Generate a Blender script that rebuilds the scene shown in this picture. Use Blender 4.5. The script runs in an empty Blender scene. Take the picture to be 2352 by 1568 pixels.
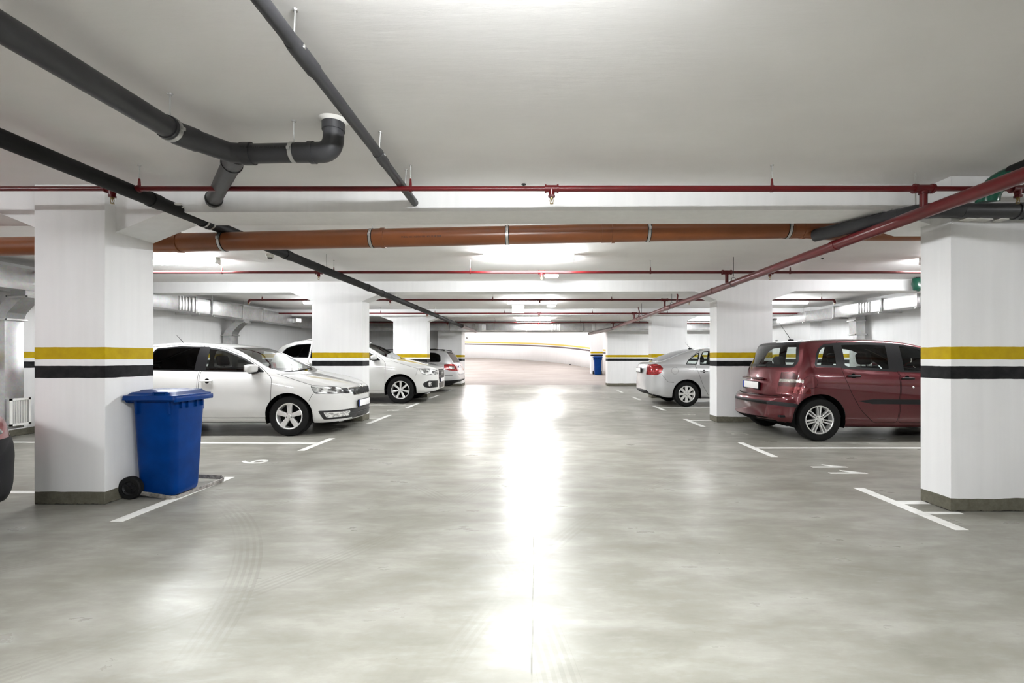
import bpy, bmesh, math, random
from mathutils import Vector, Matrix
import numpy as np

random.seed(7)
PI = math.pi
scene = bpy.context.scene
COL = scene.collection

# ------------------------------------------------------------------ camera
F = 1067.0            # focal length in pixels of the 2352 px wide frame
EYE = 1.25            # eye height
cam_d = bpy.data.cameras.new('camera')
cam = bpy.data.objects.new('camera', cam_d)
COL.objects.link(cam)
cam.location = (0, 0, EYE)
cam.rotation_euler = (PI / 2, 0, 0)
cam_d.sensor_width = 36
cam_d.lens = 36 * F / 2352
cam_d.shift_x = -56 / 2352
cam_d.shift_y = 35 / 2352
cam_d.clip_start = 0.05
cam_d.clip_end = 200
scene.camera = cam

# ------------------------------------------------------------------ world, exposure
world = bpy.data.worlds.new('world')
scene.world = world
world.use_nodes = True
world.node_tree.nodes['Background'].inputs[0].default_value = (0.8, 0.85, 0.9, 1)
world.node_tree.nodes['Background'].inputs[1].default_value = 0.0
vs = scene.view_settings
vs.view_transform = 'Standard'
vs.look = 'None'
vs.gamma = 1
vs.exposure = 2.55
vs.use_curve_mapping = False
LAMP = 49.0           # emission of the fluorescent diffusers over the aisle
SIDE_LAMP = 30.0      # those over the bays, set dimmer than the aisle
RAMP_LAMP = 62.0
scene.cycles.max_bounces = 12
scene.cycles.diffuse_bounces = 8
scene.cycles.transparent_max_bounces = 16

# ------------------------------------------------------------------ helpers: materials
def new_mat(name):
    m = bpy.data.materials.new(name)
    m.use_nodes = True
    nt = m.node_tree
    nt.nodes.clear()
    out = nt.nodes.new('ShaderNodeOutputMaterial')
    b = nt.nodes.new('ShaderNodeBsdfPrincipled')
    nt.links.new(b.outputs[0], out.inputs[0])
    return m, nt, b

def ramp(nt, fac, stops):
    r = nt.nodes.new('ShaderNodeValToRGB')
    while len(r.color_ramp.elements) < len(stops):
        r.color_ramp.elements.new(0.5)
    for e, (p, c) in zip(r.color_ramp.elements, stops):
        e.position = p
        e.color = (c, c, c, 1) if not isinstance(c, tuple) else (c[0], c[1], c[2], 1)
    nt.links.new(fac, r.inputs[0])
    return r.outputs[0]

def noise(nt, vec, scale, detail=3, rough=0.5, dist=0.0):
    n = nt.nodes.new('ShaderNodeTexNoise')
    n.inputs['Scale'].default_value = scale
    n.inputs['Detail'].default_value = detail
    n.inputs['Roughness'].default_value = rough
    n.inputs['Distortion'].default_value = dist
    if vec is not None:
        nt.links.new(vec, n.inputs['Vector'])
    return n.outputs['Fac']

def mapping(nt, vec, scale=(1, 1, 1), rot=(0, 0, 0)):
    mp = nt.nodes.new('ShaderNodeMapping')
    mp.inputs['Scale'].default_value = scale
    mp.inputs['Rotation'].default_value = rot
    nt.links.new(vec, mp.inputs['Vector'])
    return mp.outputs[0]

def mathn(nt, op, a, b=None, c=None):
    n = nt.nodes.new('ShaderNodeMath')
    n.operation = op
    for i, v in enumerate((a, b, c)):
        if v is None:
            continue
        if isinstance(v, (int, float)):
            n.inputs[i].default_value = v
        else:
            nt.links.new(v, n.inputs[i])
    return n.outputs[0]

def mixc(nt, fac, a, b, mode='MIX'):
    n = nt.nodes.new('ShaderNodeMix')
    n.data_type = 'RGBA'
    n.blend_type = mode
    for s, v in ((0, fac), (6, a), (7, b)):
        if isinstance(v, (int, float)):
            n.inputs[s].default_value = v
        elif isinstance(v, tuple):
            n.inputs[s].default_value = (v[0], v[1], v[2], 1)
        else:
            nt.links.new(v, n.inputs[s])
    return n.outputs[2]

def bump(nt, bsdf, h, strength=0.2, dist=0.01):
    bp = nt.nodes.new('ShaderNodeBump')
    bp.inputs['Strength'].default_value = strength
    bp.inputs['Distance'].default_value = dist
    nt.links.new(h, bp.inputs['Height'])
    nt.links.new(bp.outputs[0], bsdf.inputs['Normal'])

def geo_pos(nt):
    return nt.nodes.new('ShaderNodeNewGeometry').outputs['Position']

def obj_pos(nt):
    return nt.nodes.new('ShaderNodeTexCoord').outputs['Object']

def simple(name, col, rough=0.5, metal=0.0, coat=0.0, var=0.08, vscale=8.0, spec=0.5, bmp=0.0):
    m, nt, b = new_mat(name)
    p = obj_pos(nt)
    n = noise(nt, p, vscale, 4)
    f = ramp(nt, n, [(0.3, 1 - var), (0.7, 1 + var * 0.5)])
    nt.links.new(mixc(nt, 1.0, tuple(col), f, 'MULTIPLY'), b.inputs['Base Color'])
    b.inputs['Roughness'].default_value = rough
    b.inputs['Metallic'].default_value = metal
    b.inputs['Coat Weight'].default_value = coat
    b.inputs['Coat Roughness'].default_value = 0.04
    b.inputs['Specular IOR Level'].default_value = spec
    if bmp:
        bump(nt, b, noise(nt, p, vscale * 6, 3), bmp, 0.002)
    return m

MT = {}
# painted concrete: white with the yellow and black bands and the grey foot painted on by height
def wall_material(name, base=(0.80, 0.80, 0.80), bands=True, zshift=0.0):
    m, nt, b = new_mat(name)
    p = geo_pos(nt)
    sep = nt.nodes.new('ShaderNodeSeparateXYZ')
    nt.links.new(p, sep.inputs[0])
    edge = noise(nt, p, 9.0, 4)
    z = mathn(nt, 'ADD', sep.outputs[2], mathn(nt, 'MULTIPLY', mathn(nt, 'SUBTRACT', edge, 0.5), 0.008))
    streak = noise(nt, mapping(nt, p, (14, 14, 0.8)), 1.0, 3)
    blot = noise(nt, p, 1.7, 4)
    f = ramp(nt, streak, [(0.3, 0.955), (0.7, 1.0)])
    g = ramp(nt, blot, [(0.3, 0.97), (0.7, 1.0)])
    col = mixc(nt, 1.0, mixc(nt, 1.0, tuple(base), f, 'MULTIPLY'), g, 'MULTIPLY')
    if bands:
        def band(lo, hi):
            return mathn(nt, 'MULTIPLY', mathn(nt, 'GREATER_THAN', z, lo), mathn(nt, 'LESS_THAN', z, hi))
        wear = noise(nt, p, 12.0, 6, 0.6)
        ycol = mixc(nt, ramp(nt, wear, [(0.35, 0.0), (0.75, 1.0)]), (0.46, 0.325, 0.002), (0.38, 0.25, 0.002))
        kcol = mixc(nt, ramp(nt, wear, [(0.4, 0.0), (0.8, 1.0)]), (0.006, 0.006, 0.007), (0.022, 0.021, 0.022))
        chip = mathn(nt, 'GREATER_THAN', noise(nt, mapping(nt, p, (5, 5, 12)), 1.6, 5, 0.65), 0.735)
        kcol = mixc(nt, chip, kcol, (0.6, 0.6, 0.6))
        fcol = mixc(nt, ramp(nt, noise(nt, p, 22, 5, 0.7), [(0.35, 0.0), (0.75, 1.0)]), (0.105, 0.10, 0.075), (0.165, 0.155, 0.12))
        col = mixc(nt, band(1.228 + zshift, 1.331 + zshift), col, ycol)
        col = mixc(nt, band(1.070 + zshift, 1.173 + zshift), col, kcol)
        zf = mathn(nt, 'ADD', sep.outputs[2], mathn(nt, 'MULTIPLY', mathn(nt, 'SUBTRACT', noise(nt, p, 3.0, 3), 0.5), 0.03))
        col = mixc(nt, mathn(nt, 'LESS_THAN', zf, 0.108), col, fcol)
        # ragged dark edge at the very foot
        zg = mathn(nt, 'ADD', sep.outputs[2], mathn(nt, 'MULTIPLY', mathn(nt, 'SUBTRACT', noise(nt, p, 14.0, 5, 0.7), 0.5), 0.05))
        col = mixc(nt, mathn(nt, 'LESS_THAN', zg, 0.006), col, (0.035, 0.032, 0.028))
    nt.links.new(col, b.inputs['Base Color'])
    b.inputs['Roughness'].default_value = 0.62
    b.inputs['Specular IOR Level'].default_value = 0.15
    bump(nt, b, noise(nt, p, 60, 4), 0.12, 0.004)
    return m

MT['paint_wall'] = wall_material('painted_wall')
MT['plain_wall'] = wall_material('plain_wall', bands=False)
MT['ceiling'] = None
m, nt, b = new_mat('ceiling_paint')
p = geo_pos(nt)
col = mixc(nt, ramp(nt, noise(nt, mapping(nt, p, (1.0, 2.2, 1)), 0.9, 5, 0.55), [(0.3, 0.0), (0.7, 1.0)]), (0.735, 0.72, 0.71), (0.79, 0.78, 0.77))
nt.links.new(col, b.inputs['Base Color'])
b.inputs['Roughness'].default_value = 0.7
bump(nt, b, noise(nt, mapping(nt, p, (6, 30, 6)), 1.0, 5, 0.6), 0.25, 0.004)
MT['ceiling'] = m

# polished resin floor
m, nt, b = new_mat('resin_floor')
p = geo_pos(nt)
sep = nt.nodes.new('ShaderNodeSeparateXYZ')
nt.links.new(p, sep.inputs[0])
cloud = noise(nt, p, 1.25, 7, 0.60, 0.35)
trowel = noise(nt, mapping(nt, p, (1.0, 2.6, 1), (0, 0, 0.35)), 1.6, 7, 0.62, 0.25)
brush = noise(nt, mapping(nt, p, (3.0, 11, 1), (0, 0, -0.6)), 1.5, 6, 0.65)
swell = noise(nt, p, 0.8, 2, 0.4)
fine = noise(nt, p, 70, 4, 0.6)
c = mixc(nt, ramp(nt, cloud, [(0.32, 0.0), (0.66, 1.0)]), (0.228, 0.221, 0.188), (0.318, 0.313, 0.28))
c = mixc(nt, ramp(nt, trowel, [(0.30, 0.6), (0.56, 0.0)]), c, (0.175, 0.167, 0.138))
c = mixc(nt, ramp(nt, trowel, [(0.52, 0.0), (0.75, 0.4)]), c, (0.43, 0.43, 0.395))
c = mixc(nt, ramp(nt, brush, [(0.25, 0.30), (0.52, 0.0)]), c, (0.20, 0.19, 0.16))
c = mixc(nt, ramp(nt, brush, [(0.55, 0.0), (0.8, 0.30)]), c, (0.44, 0.44, 0.405))
# soft tyre tracks, curving out of the bays into the aisle
def arc_track(cx, cy, r, wid, amt, c):
    dx = mathn(nt, 'SUBTRACT', sep.outputs[0], cx)
    dy = mathn(nt, 'SUBTRACT', sep.outputs[1], cy)
    d = mathn(nt, 'SQRT', mathn(nt, 'ADD', mathn(nt, 'MULTIPLY', dx, dx), mathn(nt, 'MULTIPLY', dy, dy)))
    off = mathn(nt, 'ABSOLUTE', mathn(nt, 'SUBTRACT', d, r))
    inside = mathn(nt, 'LESS_THAN', off, wid)
    groove = mathn(nt, 'GREATER_THAN', mathn(nt, 'SINE', mathn(nt, 'MULTIPLY', d, 170)), -0.1)
    patch = ramp(nt, noise(nt, p, 0.9, 4), [(0.42, 0.0), (0.62, 1.0)])
    k = mathn(nt, 'MULTIPLY', mathn(nt, 'MULTIPLY', inside, groove), mathn(nt, 'MULTIPLY', patch, amt))
    return mixc(nt, k, c, (0.15, 0.14, 0.115))
for a in ((-5.2, 1.0, 3.9, 0.085, 0.35), (-5.2, 1.0, 5.35, 0.085, 0.28), (5.6, 0.2, 6.2, 0.08, 0.22), (-6.6, 6.2, 4.9, 0.08, 0.25), (-6.6, 6.2, 6.3, 0.08, 0.22), (6.0, 7.6, 4.8, 0.08, 0.25)):
    c = arc_track(*a, c)
# dark specks and the saw-cut joint along the aisle
spk = mathn(nt, 'GREATER_THAN', noise(nt, p, 34, 2, 0.4), 0.80)
c = mixc(nt, mathn(nt, 'MULTIPLY', spk, 0.55), c, (0.09, 0.085, 0.07))
wob = mathn(nt, 'MULTIPLY', mathn(nt, 'SUBTRACT', noise(nt, p, 2.0, 3), 0.5), 0.016)
jx = mathn(nt, 'ABSOLUTE', mathn(nt, 'ADD', mathn(nt, 'SUBTRACT', sep.outputs[0], -0.018), wob))
jn = mathn(nt, 'MULTIPLY', mathn(nt, 'LESS_THAN', jx, 0.0032), ramp(nt, noise(nt, p, 5.0, 4), [(0.44, 0.12), (0.56, 0.85)]))
c = mixc(nt, jn, c, (0.12, 0.11, 0.09))
nt.links.new(c, b.inputs['Base Color'])
rr = mathn(nt, 'ADD', 0.25, mathn(nt, 'MULTIPLY', ramp(nt, trowel, [(0.3, 1.0), (0.75, 0.0)]), 0.12))
nt.links.new(rr, b.inputs['Roughness'])
b.inputs['Specular IOR Level'].default_value = 0.14
bump(nt, b, mathn(nt, 'ADD', mathn(nt, 'MULTIPLY', swell, 1.0), mathn(nt, 'MULTIPLY', fine, 0.03)), 0.06, 0.02)
MT['floor'] = m

# rough ramp concrete
m, nt, b = new_mat('ramp_concrete')
p = geo_pos(nt)
c = mixc(nt, ramp(nt, noise(nt, mapping(nt, p, (0.5, 1.6, 1)), 1.0, 7, 0.65), [(0.3, 0.0), (0.7, 1.0)]), (0.25, 0.225, 0.205), (0.37, 0.335, 0.315))
nt.links.new(c, b.inputs['Base Color'])
b.inputs['Roughness'].default_value = 0.85
bump(nt, b, noise(nt, p, 30, 4), 0.4, 0.01)
MT['ramp'] = m

MT['line'] = simple('line_paint', (0.80, 0.80, 0.77), 0.5, var=0.10, vscale=14)
MT['faded_line'] = simple('faded_line_paint', (0.50, 0.50, 0.45), 0.45, var=0.25, vscale=9)
MT['grey_pvc'] = simple('grey_pvc', (0.030, 0.030, 0.033), 0.42, var=0.25, vscale=5)
MT['dark_pvc'] = simple('dark_foam', (0.0085, 0.0085, 0.009), 0.6, var=0.25, vscale=5, spec=0.25)
MT['plaster'] = simple('plaster_smear', (0.62, 0.61, 0.58), 0.8, var=0.1)
MT['brown_pvc'] = simple('brown_pvc', (0.20, 0.062, 0.018), 0.30, var=0.15, vscale=3)
MT['red_pipe'] = simple('red_enamel', (0.11, 0.005, 0.007), 0.30, var=0.2, vscale=6)
MT['brass'] = simple('brass', (0.35, 0.26, 0.12), 0.35, 1.0)
MT['zinc'] = simple('zinc_steel', (0.55, 0.55, 0.54), 0.38, 0.9, var=0.15)
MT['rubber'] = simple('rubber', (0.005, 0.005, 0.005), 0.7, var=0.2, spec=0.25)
MT['print'] = simple('pipe_print', (0.006, 0.005, 0.008), 0.5)
MT['green_pvc'] = simple('green_pvc', (0.006, 0.075, 0.045), 0.18, var=0.1)
MT['foil'] = simple('foil_wrap', (0.30, 0.26, 0.26), 0.35, 0.7, var=0.4, vscale=20, bmp=0.5)
m, nt, b = new_mat('galvanised_duct')
p = obj_pos(nt)
n = noise(nt, p, 5.0, 5, 0.6)
v = nt.nodes.new('ShaderNodeTexVoronoi')
v.inputs['Scale'].default_value = 38
nt.links.new(p, v.inputs['Vector'])
c = mixc(nt, ramp(nt, n, [(0.3, 0.0), (0.7, 1.0)]), (0.50, 0.50, 0.50), (0.66, 0.66, 0.66))
c = mixc(nt, 0.10, c, v.outputs['Color'], 'MULTIPLY')
nt.links.new(c, b.inputs['Base Color'])
b.inputs['Metallic'].default_value = 0.85
b.inputs['Roughness'].default_value = 0.36
bump(nt, b, noise(nt, p, 2.2, 2), 0.25, 0.02)
MT['duct'] = m
MT['white_plastic'] = simple('white_plastic', (0.78, 0.78, 0.75), 0.4, var=0.03)
MT['grey_plastic'] = simple('grey_plastic', (0.62, 0.62, 0.57), 0.5, var=0.05)
MT['black_plastic'] = simple('black_plastic', (0.007, 0.007, 0.008), 0.5, var=0.15, spec=0.3)
MT['dark_metal'] = simple('dark_metal', (0.05, 0.05, 0.05), 0.5, 0.6)
MT['cable'] = simple('cable', (0.03, 0.03, 0.035), 0.6)

# blue bin plastic, scuffed
m, nt, b = new_mat('blue_plastic')
p = obj_pos(nt)
scr = noise(nt, mapping(nt, p, (3, 3, 22), (0.3, 0.2, 0)), 1.6, 6, 0.7)
c = mixc(nt, ramp(nt, noise(nt, p, 6, 4), [(0.3, 0.0), (0.7, 1.0)]), (0.0002, 0.023, 0.125), (0.0003, 0.034, 0.18))
c = mixc(nt, ramp(nt, scr, [(0.735, 0.0), (0.79, 0.55)]), c, (0.25, 0.30, 0.42))
nt.links.new(c, b.inputs['Base Color'])
b.inputs['Roughness'].default_value = 0.34
b.inputs['Specular IOR Level'].default_value = 0.12
bump(nt, b, noise(nt, p, 160, 2), 0.10, 0.002)
MT['blue'] = m

def emis(name, col, s):
    m = bpy.data.materials.new(name)
    m.use_nodes = True
    nt = m.node_tree
    nt.nodes.clear()
    o = nt.nodes.new('ShaderNodeOutputMaterial')
    e = nt.nodes.new('ShaderNodeEmission')
    e.inputs[0].default_value = (*col, 1)
    e.inputs[1].default_value = s
    nt.links.new(e.outputs[0], o.inputs[0])
    return m
MT['tube_light'] = emis('lit_diffuser', (0.965, 0.985, 1.0), LAMP)
MT['side_light'] = emis('lit_bay_diffuser', (0.965, 0.985, 1.0), SIDE_LAMP)
MT['ramp_light'] = emis('lit_ramp_diffuser', (1.0, 0.97, 0.965), RAMP_LAMP)
MT['sign_light'] = emis('lit_sign', (1.0, 1.0, 0.97), 0.22)

def paint(name, col, metal=0.0, rough=0.4, flake=0.0):
    m, nt, b = new_mat(name)
    p = obj_pos(nt)
    n = noise(nt, p, 1.4, 3)
    c = mixc(nt, ramp(nt, n, [(0.3, 0.0), (0.7, 1.0)]), tuple(x * 0.94 for x in col), col)
    nt.links.new(c, b.inputs['Base Color'])
    b.inputs['Metallic'].default_value = metal
    b.inputs['Roughness'].default_value = rough
    b.inputs['Coat Weight'].default_value = 1.0
    b.inputs['Coat Roughness'].default_value = 0.03
    return m
MT['white_paint'] = paint('white_car_paint', (0.63, 0.63, 0.615))
MT['silver_paint'] = paint('silver_car_paint', (0.55, 0.555, 0.56), 0.45, 0.36)
MT['red_paint'] = paint('wine_red_car_paint', (0.095, 0.004, 0.009), 0.5, 0.36)
MT['pink_paint'] = paint('pale_red_car_paint', (0.30, 0.10, 0.10), 0.2, 0.35)
MT['gap'] = simple('panel_gap', (0.004, 0.004, 0.004), 0.8, spec=0.1)
MT['trim'] = simple('window_trim', (0.004, 0.004, 0.005), 0.35, var=0.1, spec=0.35)
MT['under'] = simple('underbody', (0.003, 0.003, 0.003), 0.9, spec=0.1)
MT['lining'] = simple('cabin_lining', (0.018, 0.019, 0.020), 0.85, spec=0.2)
MT['seat'] = simple('seat_cloth', (0.020, 0.021, 0.024), 0.85, var=0.3, vscale=20)
MT['chrome'] = simple('chrome', (0.75, 0.75, 0.75), 0.12, 1.0, var=0.03)
MT['alloy'] = simple('alloy', (0.78, 0.78, 0.77), 0.32, 0.55, var=0.05)
MT['hubcap'] = simple('hubcap_plastic', (0.74, 0.74, 0.72), 0.35, 0.3, var=0.05)
MT['tyre'] = simple('tyre_rubber', (0.006, 0.006, 0.006), 0.72, var=0.25, vscale=10, spec=0.25)
MT['grille'] = simple('grille_black', (0.008, 0.008, 0.009), 0.4)
MT['plate'] = simple('plate_white', (0.80, 0.80, 0.79), 0.35, var=0.03)
MT['plate_blue'] = simple('plate_blue', (0.01, 0.05, 0.35), 0.35, var=0.03)
MT['amber'] = simple('amber_lens', (0.6, 0.18, 0.03), 0.2, coat=1.0)
MT['yellow_card'] = simple('yellow_sticker', (0.65, 0.48, 0.04), 0.5)

def lens(name, dark, light, scale, thr=(0.42, 0.58)):
    m, nt, b = new_mat(name)
    p = obj_pos(nt)
    n = noise(nt, mapping(nt, p, (1, 1.6, 2.4)), scale, 2, 0.5, 0.4)
    c = mixc(nt, ramp(nt, n, [(thr[0], 0.0), (thr[1], 1.0)]), dark, light)
    nt.links.new(c, b.inputs['Base Color'])
    b.inputs['Metallic'].default_value = 0.35
    b.inputs['Roughness'].default_value = 0.22
    b.inputs['Coat Weight'].default_value = 1.0
    return m
MT['headlamp'] = lens('headlamp_lens', (0.10, 0.10, 0.10), (0.75, 0.76, 0.74), 7.0)
MT['foglamp'] = lens('foglamp_lens', (0.35, 0.35, 0.34), (0.8, 0.8, 0.78), 14.0)
MT['taillamp'] = lens('taillamp_lens', (0.20, 0.003, 0.004), (0.36, 0.008, 0.010), 12.0)
MT['taillamp_dark'] = lens('smoked_taillamp_lens', (0.02, 0.001, 0.002), (0.07, 0.002, 0.003), 12.0)
MT['taillamp_mid'] = lens('deep_red_taillamp_lens', (0.09, 0.002, 0.003), (0.15, 0.003, 0.005), 4.0)
MT['taillamp_clear'] = lens('clear_taillamp_lens', (0.16, 0.15, 0.13), (0.42, 0.40, 0.36), 9.0)

def glass(name, tint, rough=0.0):
    m = bpy.data.materials.new(name)
    m.use_nodes = True
    nt = m.node_tree
    nt.nodes.clear()
    o = nt.nodes.new('ShaderNodeOutputMaterial')
    t = nt.nodes.new('ShaderNodeBsdfTransparent')
    t.inputs[0].default_value = (*tint, 1)
    g = nt.nodes.new('ShaderNodeBsdfGlossy')
    g.inputs['Roughness'].default_value = 0.02
    g.inputs['Color'].default_value = (1, 1, 1, 1)
    fr = nt.nodes.new('ShaderNodeFresnel')
    fr.inputs['IOR'].default_value = 1.5 if sum(tint) > 1 else 1.22
    mx = nt.nodes.new('ShaderNodeMixShader')
    nt.links.new(fr.outputs[0], mx.inputs[0])
    nt.links.new(t.outputs[0], mx.inputs[1])
    nt.links.new(g.outputs[0], mx.inputs[2])
    nt.links.new(mx.outputs[0], o.inputs[0])
    return m
MT['glass'] = glass('car_glass', (0.60, 0.66, 0.63))
MT['glass_clear'] = glass('clear_car_glass', (0.80, 0.85, 0.83))
MT['glass_dark'] = glass('tinted_car_glass', (0.10, 0.10, 0.10))

# ------------------------------------------------------------------ helpers: meshes
def frame_of(d):
    d = Vector(d).normalized()
    up = Vector((0, 0, 1)) if abs(d.z) < 0.95 else Vector((0, 1, 0))
    a = d.cross(up).normalized()
    b_ = a.cross(d).normalized()
    return a, b_, d

class MB:
    """collects shapes and links them as ONE mesh object"""
    def __init__(self):
        self.bm = bmesh.new()
    def box(self, c, s, rot=(0, 0, 0), bev=0.0, seg=2, mi=0, taper=None):
        M_ = Matrix.Translation(Vector(c)) @ Matrix.Rotation(rot[2], 4, 'Z') @ Matrix.Rotation(rot[1], 4, 'Y') @ Matrix.Rotation(rot[0], 4, 'X') @ Matrix.Diagonal((s[0], s[1], s[2], 1))
        r = bmesh.ops.create_cube(self.bm, size=1.0)
        vs_ = r['verts']
        if taper:
            for v in vs_:
                if v.co.z < 0:
                    v.co.x *= taper[0]
                    v.co.y *= taper[1]
        for v in vs_:
            v.co = M_ @ v.co
        if bev > 0:
            es = list({e for v in vs_ for e in v.link_edges})
            rb = bmesh.ops.bevel(self.bm, geom=es, offset=bev, segments=seg, profile=0.5, affect='EDGES')
            fs = rb['faces']
        fs = {f for v in self.bm.verts[-1:] for f in v.link_faces}
        if mi:
            for f in self.bm.faces:
                if f.material_index == 0 and not f.tag:
                    f.material_index = mi
        for f in self.bm.faces:
            f.tag = True
        return self
    def poly(self, pts, mi=0):
        f = self.bm.faces.new([self.bm.verts.new(p) for p in pts])
        f.material_index = mi
        f.tag = True
        return self
    def prism(self, pts2, lo, hi, axis='y', mi=0):
        """extrudes an outline; pts2 in (x,z) for axis y, (y,z) for x, (x,y) for z"""
        def P(p, t):
            return (p[0], t, p[1]) if axis == 'y' else ((t, p[0], p[1]) if axis == 'x' else (p[0], p[1], t))
        A = [self.bm.verts.new(P(p, lo)) for p in pts2]
        B = [self.bm.verts.new(P(p, hi)) for p in pts2]
        n = len(pts2)
        fs = [self.bm.faces.new(A), self.bm.faces.new(B[::-1])]
        for i in range(n):
            j = (i + 1) % n
            fs.append(self.bm.faces.new([A[j], A[i], B[i], B[j]]))
        for f in fs:
            f.material_index = mi
            f.tag = True
        return self
    def tube(self, path, r, n=20, caps=True, mi=0):
        path = [Vector(p) for p in path]
        rs = r if isinstance(r, (list, tuple)) else [r] * len(path)
        rings = []
        a = None
        for i, p in enumerate(path):
            if i == 0:
                d = path[1] - p
            elif i == len(path) - 1:
                d = p - path[i - 1]
            else:
                d = (path[i + 1] - p).normalized() + (p - path[i - 1]).normalized()
            d = d.normalized() if d.length > 1e-9 else (path[min(i + 1, len(path) - 1)] - path[max(i - 1, 0)]).normalized()
            if a is None:
                a, b_, d = frame_of(d)
            else:
                a = (a - d * a.dot(d)).normalized()
                b_ = d.cross(a).normalized() * -1
                b_ = a.cross(d).normalized()
            rings.append([self.bm.verts.new(p + (a * math.cos(2 * PI * k / n) + b_ * math.sin(2 * PI * k / n)) * rs[i]) for k in range(n)])
        fs = []
        for q in range(len(rings) - 1):
            for k in range(n):
                k2 = (k + 1) % n
                fs.append(self.bm.faces.new([rings[q][k], rings[q][k2], rings[q + 1][k2], rings[q + 1][k]]))
        if caps:
            fs.append(self.bm.faces.new(rings[0][::-1]))
            fs.append(self.bm.faces.new(rings[-1]))
        for f in fs:
            f.material_index = mi
            f.tag = True
        return self
    def lathe(self, prof, org, axis=(0, 0, 1), n=32, mi=0):
        """prof: (radius, offset along axis)"""
        a, b_, d = frame_of(axis)
        org = Vector(org)
        rings = []
        for (r, t) in prof:
            c = org + d * t
            if r < 1e-6:
                rings.append([self.bm.verts.new(c)])
            else:
                rings.append([self.bm.verts.new(c + (a * math.cos(2 * PI * k / n) + b_ * math.sin(2 * PI * k / n)) * r) for k in range(n)])
        for q in range(len(rings) - 1):
            A, B = rings[q], rings[q + 1]
            for k in range(n):
                k2 = (k + 1) % n
                vs_ = []
                for v in ((A[k % len(A)]), (A[k2 % len(A)]), (B[k2 % len(B)]), (B[k % len(B)])):
                    if v not in vs_:
                        vs_.append(v)
                if len(vs_) >= 3:
                    f = self.bm.faces.new(vs_)
                    f.material_index = mi
                    f.tag = True
        return self
    def build(self, name, mat, parent=None, angle=35, loc=(0, 0, 0), rot=(0, 0, 0)):
        bmesh.ops.recalc_face_normals(self.bm, faces=self.bm.faces)
        me = bpy.data.meshes.new(name)
        self.bm.to_mesh(me)
        self.bm.free()
        for mm in (mat if isinstance(mat, (list, tuple)) else [mat]):
            me.materials.append(MT[mm] if isinstance(mm, str) else mm)
        me.shade_smooth()
        me.set_sharp_from_angle(angle=math.radians(angle))
        o = bpy.data.objects.new(name, me)
        o.location = loc
        o.rotation_euler = rot
        COL.objects.link(o)
        if parent is not None:
            o.parent = parent
        return o

def tag(o, label=None, cat=None, group=None, kind=None):
    if label: o['label'] = label
    if cat: o['category'] = cat
    if group: o['group'] = group
    if kind: o['kind'] = kind
    return o

def empty(name, loc, rz=0.0):
    o = bpy.data.objects.new(name, None)
    o.empty_display_size = 0.1
    o.location = loc
    o.rotation_euler = (0, 0, rz)
    COL.objects.link(o)
    return o

def copy_tree(o, parent=None):
    c = o.copy()
    COL.objects.link(c)
    c.parent = parent
    for ch in list(o.children):
        copy_tree(ch, c)
    return c

def arc_pts(p0, p1, p2, n=8, k=1.0):
    """quadratic bend from p0 to p2 around corner p1"""
    p0, p1, p2 = Vector(p0), Vector(p1), Vector(p2)
    return [(p0 * (1 - t) ** 2 + p1 * 2 * t * (1 - t) + p2 * t * t) for t in [i / n for i in range(n + 1)]]

def text_mesh(body, name, size, mat, parent, loc, rot, depth=0.0005, sx=1.0, align='CENTER', spacing=1.0):
    cu = bpy.data.curves.new(name, 'FONT')
    cu.body = body
    cu.size = size
    cu.extrude = depth
    cu.align_x = align
    cu.align_y = 'CENTER'
    cu.space_character = spacing
    t = bpy.data.objects.new(name, cu)
    COL.objects.link(t)
    dg = bpy.context.evaluated_depsgraph_get()
    me = bpy.data.meshes.new_from_object(t.evaluated_get(dg))
    bpy.data.objects.remove(t)
    bpy.data.curves.remove(cu)
    me.materials.clear()
    me.materials.append(MT[mat])
    o = bpy.data.objects.new(name, me)
    COL.objects.link(o)
    o.location = loc
    o.rotation_euler = rot
    o.scale = (sx, 1, 1)
    o.parent = parent
    return o

# =================================================================== THE SETTING
CZ = 2.71             # ceiling height
XL, XR = -8.2, 8.3    # side walls
Y0, Y1 = -8.0, 20.0   # the hall from behind the camera to the end wall

def struct(mb, name, mat, label=None, **k):
    o = mb.build(name, mat, **k)
    o['kind'] = 'structure'
    if label:
        o['label'] = label
    return o

floor = struct(MB().box((0.05, (Y0 + 20.6) / 2, -0.1), (XR - XL + 0.6, 20.6 - Y0, 0.2)), 'floor', 'floor', 'grey-green polished resin floor of the parking aisle')
struct(MB().box((0.05, (Y0 + 20.6) / 2, CZ + 0.1), (XR - XL + 0.6, 20.6 - Y0, 0.2)), 'ceiling', 'ceiling', 'off-white painted concrete ceiling')
struct(MB().box((XL - 0.1, (Y0 + 20.6) / 2, CZ / 2), (0.2, 20.6 - Y0, CZ)), 'wall_left', 'paint_wall')
struct(MB().box((XR + 0.1, (Y0 + 20.6) / 2, CZ / 2), (0.2, 20.6 - Y0, CZ)), 'wall_right', 'paint_wall')
struct(MB().box((0, Y0 - 0.1, CZ / 2), (17, 0.2, CZ)), 'wall_back', 'paint_wall')

# pilaster on the right wall behind the red car
struct(MB().box((XR - 0.14, 14.9, CZ / 2), (0.28, 2.6, CZ)), 'wall_pilaster', 'paint_wall')

def sheared(pts2, lo_y, hi_y, k, name, mat, label, z=None):
    """outline in (x,z) extruded from lo_y to hi_y, running slightly askew (y += k*x)"""
    mb = MB()
    mb.prism(pts2, lo_y, hi_y)
    for v in mb.bm.verts:
        v.co.y += k * v.co.x
    return struct(mb, name, mat, label)

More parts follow.
